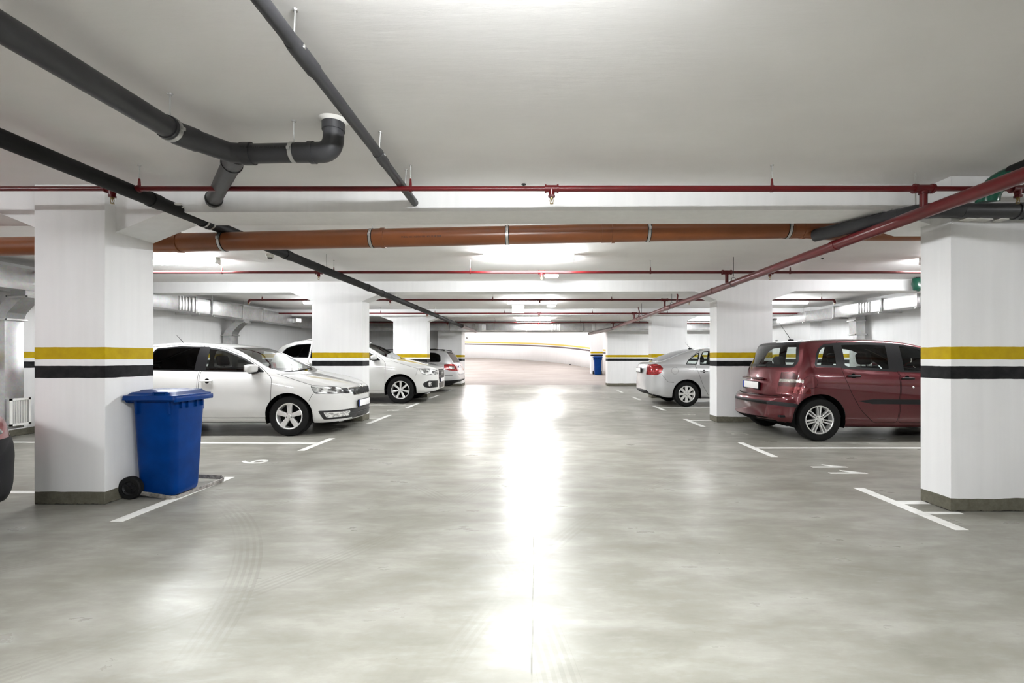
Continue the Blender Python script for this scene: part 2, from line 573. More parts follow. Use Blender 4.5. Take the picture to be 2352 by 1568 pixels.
rows = [  # y of the beam front at x=0, depth, skew, pillars (x0, x1)
    (3.985, 0.40, -0.012, None),
    (8.935, 0.36, -0.0218, ((-4.36, -3.37), (3.44, 4.49))),
    (14.185, 0.36, -0.029, ((-4.41, -3.36), (3.49, 4.56))),
    (-1.25, 0.36, -0.012, ((-4.3, -3.4), (3.4, 4.4))),
]
side_word = {-1: 'left', 1: 'right'}
row_label = {1: 'second row from the camera', 2: 'third row from the camera', 3: 'row behind the camera'}
for i, (y0, dp, k, ps) in enumerate(rows):
    px = ps or ((-4.25, -3.65), (3.346, 4.40))
    zh, zb = 2.33, 2.50
    out = [(XL, zb)]
    for (a, b_) in px:
        if i == 0 and a > 0:
            zh = 2.375
        out += [(a - 0.42, zb), (a, zh), (b_, zh), (b_ + 0.42, zb)]
    out += [(XR, zb), (XR, CZ), (XL, CZ)]
    sheared(out, y0, y0 + dp, k, 'beam', 'plain_wall', 'white concrete beam with haunches, ' + ('nearest row, above the blue bin' if i == 0 else row_label[i]))
    if ps:
        for (a, b_) in px:
            sheared([(a, 0), (b_, 0), (b_, zh), (a, zh)], y0, y0 + dp, k, 'pillar', 'paint_wall',
                    'white pillar with yellow and black bands, %s of the aisle, %s' % (side_word[-1 if a < 0 else 1], row_label[i]))
struct(MB().box((-3.95, 4.18, CZ / 2), (0.60, 0.50, CZ), bev=0.008), 'pillar', 'paint_wall', 'white banded pillar beside the large blue bin')
struct(MB().box((3.873, 3.90, CZ / 2), (1.054, 0.30, CZ), bev=0.008), 'pillar', 'paint_wall', 'wide white banded pillar in front of the dark red car')
# the end of the hall
struct(MB().box((-3.70, 20.25, CZ / 2), (1.02, 0.9, CZ)), 'pillar', 'paint_wall', 'white banded pillar at the left of the ramp opening')
struct(MB().box((-6.2, 20.6, CZ / 2), (4.0, 0.3, CZ)), 'wall_end_left', 'paint_wall')
struct(MB().box((5.69, 20.25, CZ / 2), (5.26, 0.55, CZ)), 'wall_end_right', 'paint_wall')
struct(MB().box((-0.05, 20.35, 2.525), (6.40, 0.35, 0.41)), 'wall_lintel', 'plain_wall', 'white lintel over the ramp opening')

# ---- the ramp beyond the opening: rising floor, curved wall
rw = [(-16, 41, 1.5), (-10, 40.5, 1.35), (-6.3, 39, 1.2), (-2.9, 37.5, 1.1), (0, 35, 0.95), (2.07, 32.5, 0.75), (3.46, 30, 0.52), (4.25, 28, 0.34), (5.4, 25, 0.12), (6.2, 22.5, 0.02), (6.35, 20.5, 0.0)]
def rw_at(t):
    n = len(rw) - 1
    i = min(int(t * n), n - 1)
    f = t * n - i
    P0, P1, P2, P3 = (rw[max(i - 1, 0)], rw[i], rw[i + 1], rw[min(i + 2, n)])
    return tuple(0.5 * (2 * b1 + (c1 - a1) * f + (2 * a1 - 5 * b1 + 4 * c1 - d1) * f * f + (3 * b1 - a1 - 3 * c1 + d1) * f ** 3) for a1, b1, c1, d1 in zip(P0, P1, P2, P3))
NRW = 60
wp = [rw_at(i / NRW) for i in range(NRW + 1)]
mb = MB()
hs = [(-0.3, 0), (1.07, 0), (1.173, 2), (1.228, 0), (1.331, 1), (3.4, 0)]
for i in range(NRW):
    a, b_ = wp[i], wp[i + 1]
    for j in range(len(hs) - 1):
        z0, z1 = hs[j][0], hs[j + 1][0]
        mb.poly([(a[0], a[1], a[2] + z0), (b_[0], b_[1], b_[2] + z0), (b_[0], b_[1], b_[2] + z1), (a[0], a[1], a[2] + z1)], mi=hs[j + 1][1])
bmesh.ops.remove_doubles(mb.bm, verts=mb.bm.verts, dist=1e-4)
MT['ramp_yellow_overlit'] = simple('ramp_band_yellow_overlit', (0.66, 0.48, 0.10), 0.6)  # band paint kept pale to stand for overexposure by the ramp light
MT['ramp_black_overlit'] = simple('ramp_band_black_overlit', (0.13, 0.10, 0.11), 0.6)  # black lifted likewise, the washout put into the colour
wcurve = struct(mb, 'wall_ramp', ['plain_wall', 'ramp_yellow_overlit', 'ramp_black_overlit'], 'curved white wall of the ramp with a rising yellow and dark band, coloured pale as if overlit')
sol = wcurve.modifiers.new('thickness', 'SOLIDIFY')
sol.thickness = 0.2
sol.offset = 1
def ramp_z(x, y):
    # wall distance and height at this x
    best = None
    for (wx, wy, wz) in wp:
        if best is None or abs(wx - x) < best[0]:
            best = (abs(wx - x), wy, wz)
    t = max(0.0, min(1.0, (y - 20.6) / (best[1] - 20.6)))
    return best[2] * (t ** 1.25)
mb = MB()
NR = 26
grid = []
for i in range(NRW + 1):
    wx, wy, wz = wp[i]
    sx = -16 + (6.35 + 16) * i / NRW
    col_ = []
    for j in range(NR + 1):
        t = j / NR
        col_.append(mb.bm.verts.new((sx + (wx - sx) * t, 20.55 + (wy - 20.55) * t, wz * t ** 1.25 - 0.002)))
    grid.append(col_)
for i in range(NRW):
    for j in range(NR):
        try:
            mb.bm.faces.new([grid[i][j], grid[i + 1][j], grid[i + 1][j + 1], grid[i][j + 1]])
        except ValueError:
            pass
rampf = struct(mb, 'floor_ramp', 'ramp', 'rough grey concrete ramp rising beyond the opening', angle=80)
def ramp_height(x, y):
    best = min((((g.x - x) ** 2 + (g.y - y) ** 2), g.z) for g in [v.co for v in rampf.data.vertices])
    return best[1]
struct(MB().box((-4.8, 31, 4.3), (23, 22, 0.2)), 'ceiling_ramp', 'plain_wall')
struct(MB().box((-16.1, 31, 2.1), (0.2, 22, 4.4)), 'wall_ramp_left', 'plain_wall')
struct(MB().box((-5.0, 20.75, 3.5), (23.6, 0.2, 1.6)), 'wall_ramp_front', 'plain_wall')
struct(MB().box((-12.2, 20.75, 1.35), (8.0, 0.2, 2.72)), 'wall_ramp_front_left', 'plain_wall')
MT['ramp_pillar'] = wall_material('ramp_pillar_paint', zshift=0.21)
zp = ramp_height(3.47, 26.8)
struct(MB().box((3.475, 26.8, 2.1 + zp / 2), (0.67, 0.4, 4.2 - zp)), 'pillar', 'ramp_pillar', 'narrow banded pillar on the ramp behind the small blue bin')

# ---- painted bay lines and numbers on the floor
def mark(name, pts, mat='line', label=None):
    mb = MB()
    mb.prism(pts, 0.0, 0.0012, axis='z')
    o = mb.build(name, mat, parent=floor)
    o['kind'] = 'structure'
    if label: o['label'] = label
    return o
def rect(x0, x1, y0, y1): return [(x0, y0), (x1, y0), (x1, y1), (x0, y1)]
mark('bay_line', rect(-3.235, -3.135, 3.52, 4.83))
mark('bay_line', rect(-3.18, -3.085, 6.18, 7.13))
mark('bay_line', [(-8.1, 6.76), (-8.1, 6.84), (-3.17, 6.76), (-3.17, 6.67)][::1])
mark('bay_line', rect(-3.19, -3.10, 8.66, 9.96))
mark('bay_line', rect(-8.1, -3.17, 9.42, 9.50))
mark('bay_line', rect(-3.22, -3.13, 11.4, 12.5))
mark('bay_line', rect(-8.1, -3.21, 11.98, 12.06))
mark('bay_line', rect(-3.24, -3.15, 13.9, 15.2))
mark('bay_line', rect(-3.24, -3.15, 16.6, 17.7))
mark('bay_line', rect(-8.1, -4.27, 4.25, 4.33))
mark('bay_line', rect(3.02, 3.12, 3.35, 4.43))
mark('bay_line', rect(3.12, 3.345, 3.94, 4.03))
mark('bay_line', rect(3.12, 3.40, 3.69, 3.745))
mark('bay_line', rect(2.93, 3.02, 5.80, 6.77))
mark('bay_line', rect(3.02, 8.2, 6.33, 6.41))
mark('bay_line', rect(2.94, 3.03, 8.30, 9.33))
mark('bay_line', rect(3.03, 3.43, 9.08, 9.16))
mark('bay_line', rect(2.94, 3.03, 10.8, 11.8))
mark('bay_line', rect(3.03, 8.2, 11.42, 11.50))
mark('bay_line', rect(2.95, 3.04, 13.4, 14.5))
mark('bay_line', rect(2.96, 3.05, 16.2, 17.2))
def number(body, x, y, left, mat='line', size=0.42, sx=1.0):
    o = text_mesh(body, 'bay_number', size, mat, floor, (x, y, 0.0015), (0, 0, PI / 2 if left else -PI / 2), 0.0006, sx)
    o['kind'] = 'structure'
    o['label'] = 'white painted bay number ' + body
number('6', -3.35, 5.53, True, size=0.46)
number('7', -3.35, 8.05, True, 'faded_line')
number('8', -3.33, 10.85, True)
def slab_one(cx, cy):
    # a bar with the flag of the figure 1, drawn as on the floor
    o = mark('bay_number', [(cx - 0.17, cy + 0.05), (cx + 0.23, cy + 0.05), (cx + 0.23, cy + 0.0), (cx + 0.12, cy + 0.0), (cx + 0.0, cy + 0.0), (cx - 0.17, cy + 0.0)])
    o2 = mark('bay_number', [(cx + 0.23, cy + 0.04), (cx + 0.02, cy + 0.16), (cx + 0.02, cy + 0.10), (cx + 0.08, cy + 0.045)])
    o['label'] = o2['label'] = 'stroke of the white painted number 11'
slab_one(3.29, 5.24)
slab_one(3.32, 4.97)
number('10', 3.27, 7.60, False, 'faded_line', size=0.40)
number('9', 3.28, 10.02, False, 'faded_line', size=0.40)

# =================================================================== LIGHTS
def make_light(unlit=False, mat='tube_light'):
    r = empty('ceiling_light', (0, 0, 0))
    MB().box((0, 0, -0.022), (1.30, 0.115, 0.044), bev=0.008).build('housing', 'grey_plastic', r)
    prof = [(-0.060, -0.040), (-0.058, -0.065), (-0.045, -0.088), (-0.022, -0.100), (0.0, -0.103), (0.022, -0.100), (0.045, -0.088), (0.058, -0.065), (0.060, -0.040)]
    mb = MB()
    mb.prism([(a, b_) for a, b_ in prof], -0.63, 0.63, axis='x')
    mb.build('diffuser', mat, r, angle=50)
    for s in (-1, 1):
        MB().box((s * 0.64, 0, -0.066), (0.022, 0.112, 0.062), bev=0.008).build('end_cap', 'white_plastic', r)
    for s in (-0.45, -0.05, 0.4):
        for q in (-1, 1):
            MB().box((s, q * 0.063, -0.042), (0.02, 0.006, 0.022)).build('clip', 'zinc', r)
    return r
lproto = None
sproto = []
side_name = {-1: 'left bays', 0: 'aisle', 1: 'right bays, added to brighten the near pillar'}
where = {(0, 6.62): 'lit fluorescent ceiling light over the aisle, the nearest and widest one in view',
         (0, 11.95): 'lit fluorescent ceiling light over the aisle above the hanging exit sign',
         (0, 17.4): 'lit fluorescent ceiling light over the aisle, farthest, just before the cross duct',
         (-1, 6.85): 'lit fluorescent ceiling light over the white saloon, behind the brown pipe',
         (-1, 11.95): 'lit ceiling light above the white SUV, half hidden by a pillar',
         (1, 6.85): 'lit ceiling light hidden behind the wide near right pillar',
         (1, 11.95): 'lit ceiling light above the dark red car, beside the second right pillar',
         (1, 17.4): 'lit ceiling light seen between the second and third right pillars'}
for (s, xc, ys) in ((0, -0.11, (-4.2, 1.2, 6.62, 11.95, 17.4)), (-1, -5.34, (1.2, 6.85, 11.95)), (1, 6.33, (1.2, 6.85, 11.95, 17.4))):
    for y in ys:
        if lproto is None:
            lproto = make_light()
            o = lproto
        elif s != 0 and not sproto:
            sproto.append(make_light(mat='side_light'))
            o = sproto[0]
        else:
            o = copy_tree(lproto if s == 0 else sproto[0])
        o.location = (xc + (1.0 * s if y == 1.2 else 0.0), y, CZ)  # right lamp beside the camera is added to brighten the near pillar
        tag(o, where.get((s, y), 'lit fluorescent ceiling light over the %s, %s' % (side_name[s], 'beside the camera' if y > 0 else 'behind the camera')), 'ceiling light', 'fluorescent ceiling lights')
rl = None
for i, (x, y) in enumerate(((-4.5, 24), (1.5, 24), (-4.5, 29), (0.8, 29), (-4.5, 34), (-8.5, 26), (-9, 36))):  # unseen fittings added to give the ramp its strong light
    if rl is None:
        rl = make_light(mat='ramp_light')
        o = rl
    else:
        o = copy_tree(rl)
    o.location = (x, y, 4.2)
    tag(o, 'bright ceiling light added above the ramp to brighten it, unseen behind the lintel', 'ceiling light', 'unseen ceiling lights added above the ramp')

# =================================================================== PIPES
def hanger_mesh(mb, x, y, ztop, zpipe, r, axis='x', red=False):
    mb.tube([(x, y, ztop), (x, y, zpipe + r)], 0.0045, 8)
    mb.lathe([(0, 0), (0.014, 0), (0.014, -0.006), (0, -0.006)], (x, y, ztop), (0, 0, 1), 12)
    ax = (1, 0, 0) if axis == 'x' else (0, 1, 0)
    mb.lathe([(r + 0.001, -0.012), (r + 0.006, -0.012), (r + 0.006, 0.012), (r + 0.001, 0.012), (r + 0.001, -0.012)], (x, y, zpipe), ax, 28)

def sprinkler_head(parent, x, y, z, r):
    mb = MB()
    mb.tube([(x - 0.052, y, z), (x - 0.040, y, z)], r + 0.012, 20)
    mb.tube([(x - 0.045, y, z), (x + 0.045, y, z)], r + 0.007, 20)
    mb.tube([(x + 0.040, y, z), (x + 0.052, y, z)], r + 0.012, 20)
    mb.tube([(x, y, z - r * 0.5), (x, y, z - 0.052)], [0.026, 0.021], 18)
    mb.tube([(x, y, z - 0.050), (x, y, z - 0.066)], 0.026, 6)
    mb.build('tee', 'red_pipe', parent)
    h = MB()
    h.tube([(x, y, z - 0.062), (x, y, z - 0.078)], 0.012, 12)
    for s in (-1, 1):
        h.tube([(x + s * 0.009, y, z - 0.075), (x + s * 0.014, y, z - 0.090), (x + s * 0.011, y, z - 0.104), (x + s * 0.002, y, z - 0.110)], 0.0022, 8)
    h.tube([(x, y, z - 0.078), (x, y, z - 0.100)], [0.005, 0.0015], 8)
    h.lathe([(0, -0.111), (0.014, -0.112), (0.014, -0.115), (0, -0.115)], (x, y, z), (0, 0, 1), 16)
    h.build('sprinkler', 'brass', parent)

def sprinkler_line(y, z, x0, x1, hangers, heads, label, thick_from=None, main_x=None, endcaps=False, zmain=None):
    r = empty('sprinkler_pipe', (0, 0, 0))
    tag(r, label, 'sprinkler pipe', 'red sprinkler pipes across the ceiling')
    mb = MB()
    if thick_from is not None:
        mb.tube([(x0, y, z), (thick_from, y, z)], 0.0185, 20)
        mb.tube([(thick_from, y, z), (main_x, y, z)], 0.0235, 20)
        mb.tube([(main_x, y, z), (x1, y, z)], 0.0185, 20)
    else:
        mb.tube([(x0, y, z), (x1, y, z)], 0.0205, 20)
    if endcaps:
        for s, x in ((-1, x0), (1, x1)):
            mb.tube(arc_pts((x, y, z), (x + s * 0.05, y, z), (x + s * 0.05, y, z - 0.07)), 0.026, 16)
    mb.build('pipe', 'red_pipe', r)
    if endcaps:
        for s, x in ((-1, x0), (1, x1)):
            MB().lathe([(0, -0.06), (0.012, -0.06), (0.010, -0.09), (0.014, -0.10), (0, -0.10)], (x + s * 0.05, y, z), (0, 0, 1), 12).build('sprinkler', 'brass', r)
    for x in heads:
        sprinkler_head(r, x, y, z, 0.02)
    for x in hangers:
        mb = MB()
        mb.tube([(x, y, CZ), (x, y, z + 0.06)], 0.004, 8)
        mb.lathe([(0, 0), (0.013, 0), (0.013, -0.006), (0, -0.006)], (x, y, CZ), (0, 0, 1), 10)
        h = mb.build('hanger', 'zinc', r)
        mb = MB()
        mb.tube([(x, y, z + 0.075), (x, y, z + 0.015)], [0.007, 0.012], 10)
        mb.lathe([(0.0195, -0.009), (0.0265, -0.009), (0.0265, 0.009), (0.0195, 0.009), (0.0195, -0.009)], (x, y, z), (1, 0, 0), 20)
        mb.build('clamp', 'red_pipe', h)
    if main_x is not None:
        mb = MB()
        mb.tube([(main_x - 0.075, y, z), (main_x - 0.055, y, z)], 0.036, 20)
        mb.tube([(main_x - 0.06, y, z), (main_x + 0.06, y, z)], 0.030, 20)
        mb.tube([(main_x + 0.055, y, z), (main_x + 0.075, y, z)], 0.036, 20)
        mb.tube([(main_x, y, z), (main_x, y, (zmain or 2.325) + 0.03)], 0.0255, 20)
        mb.tube([(main_x, y, z - 0.025), (main_x, y, z - 0.04)], 0.034, 20)
        mb.build('tee', 'red_pipe', r)
    return r

MX, MZ, MR = 2.885, 2.325, 0.046
def Xat(px, D): return (px - 1232) * D / F
L1 = 3.54
sprinkler_line(L1, 2.53, -7.9, 7.9, [Xat(320, L1), Xat(943, L1), Xat(1773, L1)], [Xat(258, L1), Xat(1267, L1), Xat(2338, L1)],
               'red sprinkler pipe in front of the nearest beam, crossing the whole width', thick_from=Xat(1280, L1), main_x=MX + 0.065)
L2 = 7.04
sprinkler_line(L2, 2.53, -7.9, 7.9, [Xat(510, L2), Xat(767, L2), Xat(1080, L2), Xat(1494, L2), Xat(1815, L2)], [Xat(732, L2), Xat(1244, L2), Xat(1768, L2)],
               'red sprinkler pipe just behind the nearest aisle light', main_x=MX)
L3 = 10.45
sprinkler_line(L3, 2.53, -6.42, 6.66, [Xat(602, L3), Xat(888, L3), Xat(1132, L3), Xat(1405, L3), Xat(1887, L3)], [Xat(896, L3), Xat(1240, L3), Xat(1583, L3)],
               'red sprinkler pipe with down-turned ends, third from the camera', main_x=MX, endcaps=True)
L4 = 13.7
sprinkler_line(L4, 2.53, -7.9, 7.9, [Xat(874, L4), Xat(999, L4), Xat(1159, L4), Xat(1361, L4), Xat(1533, L4)], [Xat(981, L4), Xat(1238, L4), Xat(1495, L4)],
               'red sprinkler pipe across the face of the third beam', main_x=MX)
L5 = 17.45
sprinkler_line(L5, 2.53, -7.9, 7.9, [Xat(1046, L5), Xat(1137, L5), Xat(1333, L5), Xat(1469, L5)], [Xat(1028, L5), Xat(1237, L5), Xat(1440, L5)],
               'farthest red sprinkler pipe, in front of the cross duct', main_x=MX)

# main feed along the aisle
r = tag(empty('sprinkler_main_pipe', (0, 0, 0)), 'thick red sprinkler feed pipe running down the right side of the aisle', 'pipe')
MB().tube([(MX, -7.5, MZ), (MX, 17.6, MZ)], MR, 28).build('pipe', 'red_pipe', r)
for y in (4.45, 7.55, 10.3, 13.2, 16.2):
    MB().tube([(MX, y, MZ), (MX, y + 0.075, MZ)], MR + 0.005, 28).build('coupling', 'red_pipe', r)
for y in (2.2, 6.80, 9.9, 12.75, 16.0):
    mb = MB()
    mb.tube([(MX, y, CZ), (MX, y, MZ + MR + 0.05)], 0.0045, 8)
    pts = [(MX + math.sin(t) * (MR + 0.006), y, MZ + math.cos(t) * (MR + 0.006) + (0.03 if abs(t) < 0.5 else 0)) for t in [-PI + 2 * PI * q / 28 for q in range(29)]]
    mb.tube(pts, 0.004, 6)
    mb.build('hanger', 'dark_metal', r)
for (y, h) in ((9.55, 2.62), (13.1, 2.64)):
    MB().tube([(MX, y, MZ + 0.03), (MX + 0.02, y, MZ + 0.18), (MX - 0.01, y, h)], 0.017, 12).build('riser', 'red_pipe', r)
MB().tube([(MX, 17.6, MZ), (MX - 0.28, 18.7, 2.28), (2.25, 19.95, 2.235)], [0.062, 0.07, 0.055], 20).build('foil_sleeve', 'foil', r)

# long black pipe, left side of the aisle
BX, BZ, BR = -3.10, 2.515, 0.054
r = tag(empty('drain_pipe', (0, 0, 0)), 'long black pipe running down the left side of the aisle', 'pipe')
def bpipe(y):
    t = max(0.0, min(1.0, (y - 5.2) / 3.0))
    return Vector((BX + 0.23 * t, y, BZ - 0.088 * t))
MB().tube([bpipe(-7.5), bpipe(5.2), bpipe(6.0), bpipe(7.6), bpipe(8.2), bpipe(16.6), bpipe(17.6) + Vector((0.12, 0, -0.05))], BR, 28).build('pipe', 'dark_pvc', r)
for y in (3.72, 4.30, 5.65, 7.9, 8.6, 11.0, 13.4, 15.4):
    MB().tube([bpipe(y), bpipe(y + 0.10)], BR + 0.006, 28).build('collar', 'dark_pvc', r)
for y in (4.32, 4.40):
    MB().lathe([(BR + 0.003, -0.01), (BR + 0.009, -0.01), (BR + 0.009, 0.01), (BR + 0.003, 0.01), (BR + 0.003, -0.01)], (BX, y, BZ), (0, 1, 0), 28).build('clamp', 'zinc', r)
for y in (6.62, 9.6, 12.4):
    mb = MB(); q_ = bpipe(y); mb.tube([(q_.x, y, CZ), (q_.x, y, q_.z + BR)], 0.0045, 8); mb.build('hanger', 'zinc', r)
mb = MB()
for (y, t, q, s) in ((3.62, 2.2, 0.05, 1.0), (3.95, 2.0, 0.05, 0.9), (4.02, 1.8, 0.04, 0.6), (4.25, 1.7, 0.045, 0.8)):
    c_ = Vector((BX + math.sin(t) * (BR + 0.001), y, BZ + math.cos(t) * (BR + 0.001) * -0.5 + 0.02))
    mb.box(c_, (0.012, q * 1.5, 0.022 * s), rot=(0.3, 0.2, 0), bev=0.005)
mb.build('plaster_smear', 'plaster', r)
MB().tube([(-2.78, 17.3, 2.40), (-2.62, 18.2, 2.34), (-2.48, 19.0, 2.28)], [0.085, 0.06, 0.05], 16).build('foil_sleeve', 'foil', r)

# upper grey drain with wye and elbow
r = tag(empty('drain_pipe', (0, 0, 0)), 'thick grey drain pipe with a forked joint and an elbow into the ceiling', 'pipe')
GR = 0.058
A0 = Vector((-2.03, -7.5, 2.42)); A1 = Vector((-2.03, 1.0, 2.485)); A2 = Vector((-2.035, 2.60, 2.515))
W1 = Vector((-2.00, 2.72, 2.515)); W2 = Vector((-1.86, 2.885, 2.51)); W3 = Vector((-1.30, 2.87, 2.515))
MB().tube([A0, A1, A2], GR, 32).build('pipe', 'grey_pvc', r)
mb = MB()
mb.tube([A2 - Vector((0, 0.05, 0)), A2 + Vector((0, 0.03, 0)), W1 + Vector((0.01, 0.0, 0))], GR + 0.007, 32)
mb.tube([W1 - Vector((0.012, 0.03, 0)), W1 + Vector((0.02, 0.02, 0)), W2 - Vector((0.03, 0.015, 0)), W2 + Vector((0.05, 0, 0))], [GR + 0.003, GR + 0.002, GR + 0.002, GR + 0.002], 32)
mb.build('wye', 'grey_pvc', r)
B1 = Vector((-2.78, 3.99, 2.585))
d = (B1 - W2).normalized()
S1 = W2 + d * 0.02
MB().tube([S1, S1 + d * 0.26], GR + 0.001, 28).build('branch_socket', 'grey_pvc', r)
MB().tube([S1 + d * 0.20, S1 + d * 0.225], GR + 0.006, 28).build('socket_ring', 'grey_pvc', r)
MB().tube([S1 + d * 0.22, B1], GR - 0.003, 28).build('branch_pipe', 'grey_pvc', r)
MB().lathe([(GR - 0.002, -0.012), (GR + 0.008, -0.012), (GR + 0.008, 0.012), (GR - 0.002, 0.012), (GR - 0.002, -0.012)], B1 - d * 0.10, d, 28).build('clamp', 'dark_metal', r)
MB().tube([W2 + Vector((0.04, 0, 0)), W2 + Vector((0.10, 0, 0.0))], GR + 0.009, 32).build('socket_ring', 'grey_pvc', r)
P1_ = W2 + Vector((0.08, 0, 0)); P2_ = Vector((-1.40, 2.873, 2.512))
MB().tube([P1_, P2_], GR, 32).build('cross_pipe', 'grey_pvc', r)
EX = -1.255
MB().tube([P2_ - Vector((0.075, 0, 0)), P2_], GR + 0.002, 32).build('collar', 'grey_pvc', r)
MB().tube([P2_, P2_ + Vector((0.03, 0, 0))], GR + 0.008, 32).build('socket_ring', 'grey_pvc', r)
mb = MB()
mb.tube([P2_ + Vector((0.02, 0, 0))] + arc_pts((-1.345, 2.873, 2.512), (EX, 2.873, 2.512), (EX, 2.873, 2.61), 10) + [Vector((EX, 2.873, 2.66))], GR + 0.003, 32)
mb.build('elbow', 'grey_pvc', r)
MB().tube([(EX, 2.873, 2.645), (EX, 2.873, 2.70)], GR + 0.009, 32).build('socket_ring', 'grey_pvc', r)
MB().lathe([(GR + 0.004, -0.0), (GR + 0.030, -0.0), (GR + 0.018, -0.012), (GR + 0.011, -0.018), (GR + 0.004, -0.016)], (EX, 2.873, CZ), (0, 0, 1), 24).build('plaster_smear', 'plaster', r)
for (c_, dd, rr) in ((A2 - Vector((0, 0.02, 0)), Vector((0, 1, 0)), GR + 0.007), (Vector((-1.50, 2.873, 2.512)), Vector((1, 0, 0)), GR)):
    mb = MB()
    mb.lathe([(rr, -0.012), (rr + 0.004, -0.012), (rr + 0.004, 0.012), (rr, 0.012), (rr, -0.012)], c_, dd, 30)
    side = Vector((1, 0, 0)) if dd.y else Vector((0, -1, 0))
    mb.box(c_ + side * (rr + 0.008), (0.02, 0.02, 0.02), bev=0.003)
    mb.tube([(c_.x, c_.y, CZ), (c_.x, c_.y, c_.z + rr)], 0.0045, 8)
    mb.lathe([(0, 0), (0.016, 0), (0.012, -0.008), (0, -0.008)], (c_.x, c_.y, CZ), (0, 0, 1), 12)
    mb.build('pipe_clamp', 'zinc', r)
t_ = text_mesh('PVC-U 110 x 3,2 SN4 EN 1401 8 16 2008 15 22', 'pipe_print', 0.016, 'print', r, (-1.64, 2.873 - GR - 0.0006, 2.520), (PI / 2, 0, 0), 0.0003)

# thin grey drain
r = tag(empty('drain_pipe', (0, 0, 0)), 'thin grey drain pipe slanting down the ceiling left of the middle', 'pipe')
TX, TR = -1.035, 0.031
MB().tube([(TX + 0.02, -7.5, 2.60), (TX + 0.005, 1.5, 2.583), (TX, 3.05, 2.580), (TX - 0.0, 3.20, 2.572), (TX - 0.01, 3.99, 2.572)], TR, 24).build('pipe', 'grey_pvc', r)
MB().tube([(TX, 1.96, 2.583), (TX, 2.0, 2.583), (TX, 2.16, 2.583)], [TR + 0.002, TR + 0.006, TR + 0.006], 24).build('coupling', 'grey_pvc', r)
MB().tube([(TX, 3.03, 2.580), (TX, 3.17, 2.573)], TR + 0.004, 24).build('coupling', 'grey_pvc', r)
for y in (1.955, 3.02, 3.62):
    mb = MB()
    mb.tube([(TX + 0.02, y, CZ), (TX + 0.015, y, 2.60)], 0.004, 8)
    mb.lathe([(0, 0), (0.013, 0), (0.010, -0.007), (0, -0.007)], (TX + 0.02, y, CZ), (0, 0, 1), 12)
    mb.box((TX + TR + 0.004, y + 0.045, 2.583), (0.012, 0.016, 0.016), bev=0.003)
    mb.build('hanger', 'zinc', r)

# brown pipe behind the nearest beam
r = tag(empty('drain_pipe', (0, 0, 0)), 'thick brown drain pipe hung across the ceiling on steel clamps', 'pipe')
BY, BRR = 4.60, 0.091
def bz(x): return 2.40 + (x + 2.6) * 0.0225
def bp(x): return Vector((x, BY, bz(x)))
MB().tube([bp(-8.15), bp(2.60)], BRR, 36).build('pipe', 'brown_pvc', r)
MB().tube([bp(2.45), bp(2.60), Vector((3.0, BY, 2.487)), Vector((8.25, BY, 2.487))], BRR - 0.003, 36).build('pipe_end_run', 'brown_pvc', r)
for x in (-3.55, -1.53, 0.74, 2.62):
    mb = MB()
    mb.tube([bp(x - 0.10), bp(x)], BRR + 0.003, 36)
    mb.tube([bp(x), bp(x + 0.035)], BRR + 0.009, 36)
    mb.build('socket', 'brown_pvc', r)
for px_ in (508, 852, 1165, 1490, 1812):
    x = Xat(px_, 4.56)
    mb = MB()
    ring = [(x + 0.012 * math.cos(t), BY + math.sin(t) * (BRR + 0.006), bz(x) + math.cos(t) * (BRR + 0.006)) for t in [2 * PI * q / 36 for q in range(37)]]
    mb.lathe([(BRR + 0.001, -0.012), (BRR + 0.006, -0.012), (BRR + 0.006, 0.012), (BRR + 0.001, 0.012), (BRR + 0.001, -0.012)], bp(x), (1, 0, 0), 36)
    mb.box((x, BY - BRR - 0.010, bz(x) + 0.015), (0.022, 0.02, 0.03), bev=0.003)
    mb.tube([(x, BY, CZ), (x, BY, bz(x) + BRR)], 0.0055, 8)
    c_ = mb.build('pipe_clamp', 'zinc', r)
    MB().lathe([(BRR + 0.0005, -0.019), (BRR + 0.004, -0.019), (BRR + 0.004, 0.019), (BRR + 0.0005, 0.019), (BRR + 0.0005, -0.019)], bp(x), (1, 0, 0), 36).build('rubber_band', 'rubber', c_)
text_mesh('PVC-U 160 x 4,0 SN4 EN 1401 12 08 2008', 'pipe_print', 0.022, 'print', r, (Xat(967, 4.5), BY - BRR - 0.0006 + 0.001, bz(-1.1) - 0.018), (PI / 2, -0.0225, 0), 0.0008)

# grey pipe running forward from the brown one to the right pillar
r = tag(empty('drain_pipe', (0, 0, 0)), 'grey drain pipe passing under the beam and along the top of the right pillar', 'pipe')
Q0 = Vector((2.72, 4.54, 2.435)); Q1 = Vector((3.03, 3.90, 2.425)); Q2 = Vector((3.10, 3.672, 2.42)); Q3 = Vector((3.35, 3.672, 2.405)); Q4 = Vector((6.2, 3.672, 2.39))
MB().tube([Q0, Q1], 0.060, 30).build('pipe', 'grey_pvc', r)
MB().tube([Q1 - (Q1 - Q0).normalized() * 0.10, Q1 + (Q1 - Q0).normalized() * 0.02], 0.064, 30).build('collar', 'grey_pvc', r)
MB().tube([Q1] + arc_pts(Q1 + Vector((0.02, -0.05, 0)), Q2, Q3, 10), 0.061, 30).build('elbow', 'grey_pvc', r)
MB().tube([Q3, Q4], 0.060, 30).build('pipe', 'grey_pvc', r)
for x in (3.78, 3.84):
    MB().tube([(x, 3.672, 2.402), (x + 0.03, 3.672, 2.402)], 0.066, 30).build('socket_ring', 'grey_pvc', r)
mb = MB()
mb.tube([(Q1.x - 0.02, 3.93, CZ - 0.21), (Q1.x - 0.02, 3.93, 2.49)], 0.0045, 8)
mb.tube([(3.02, 3.70, CZ), (3.02, 3.70, 2.46)], 0.0045, 8)
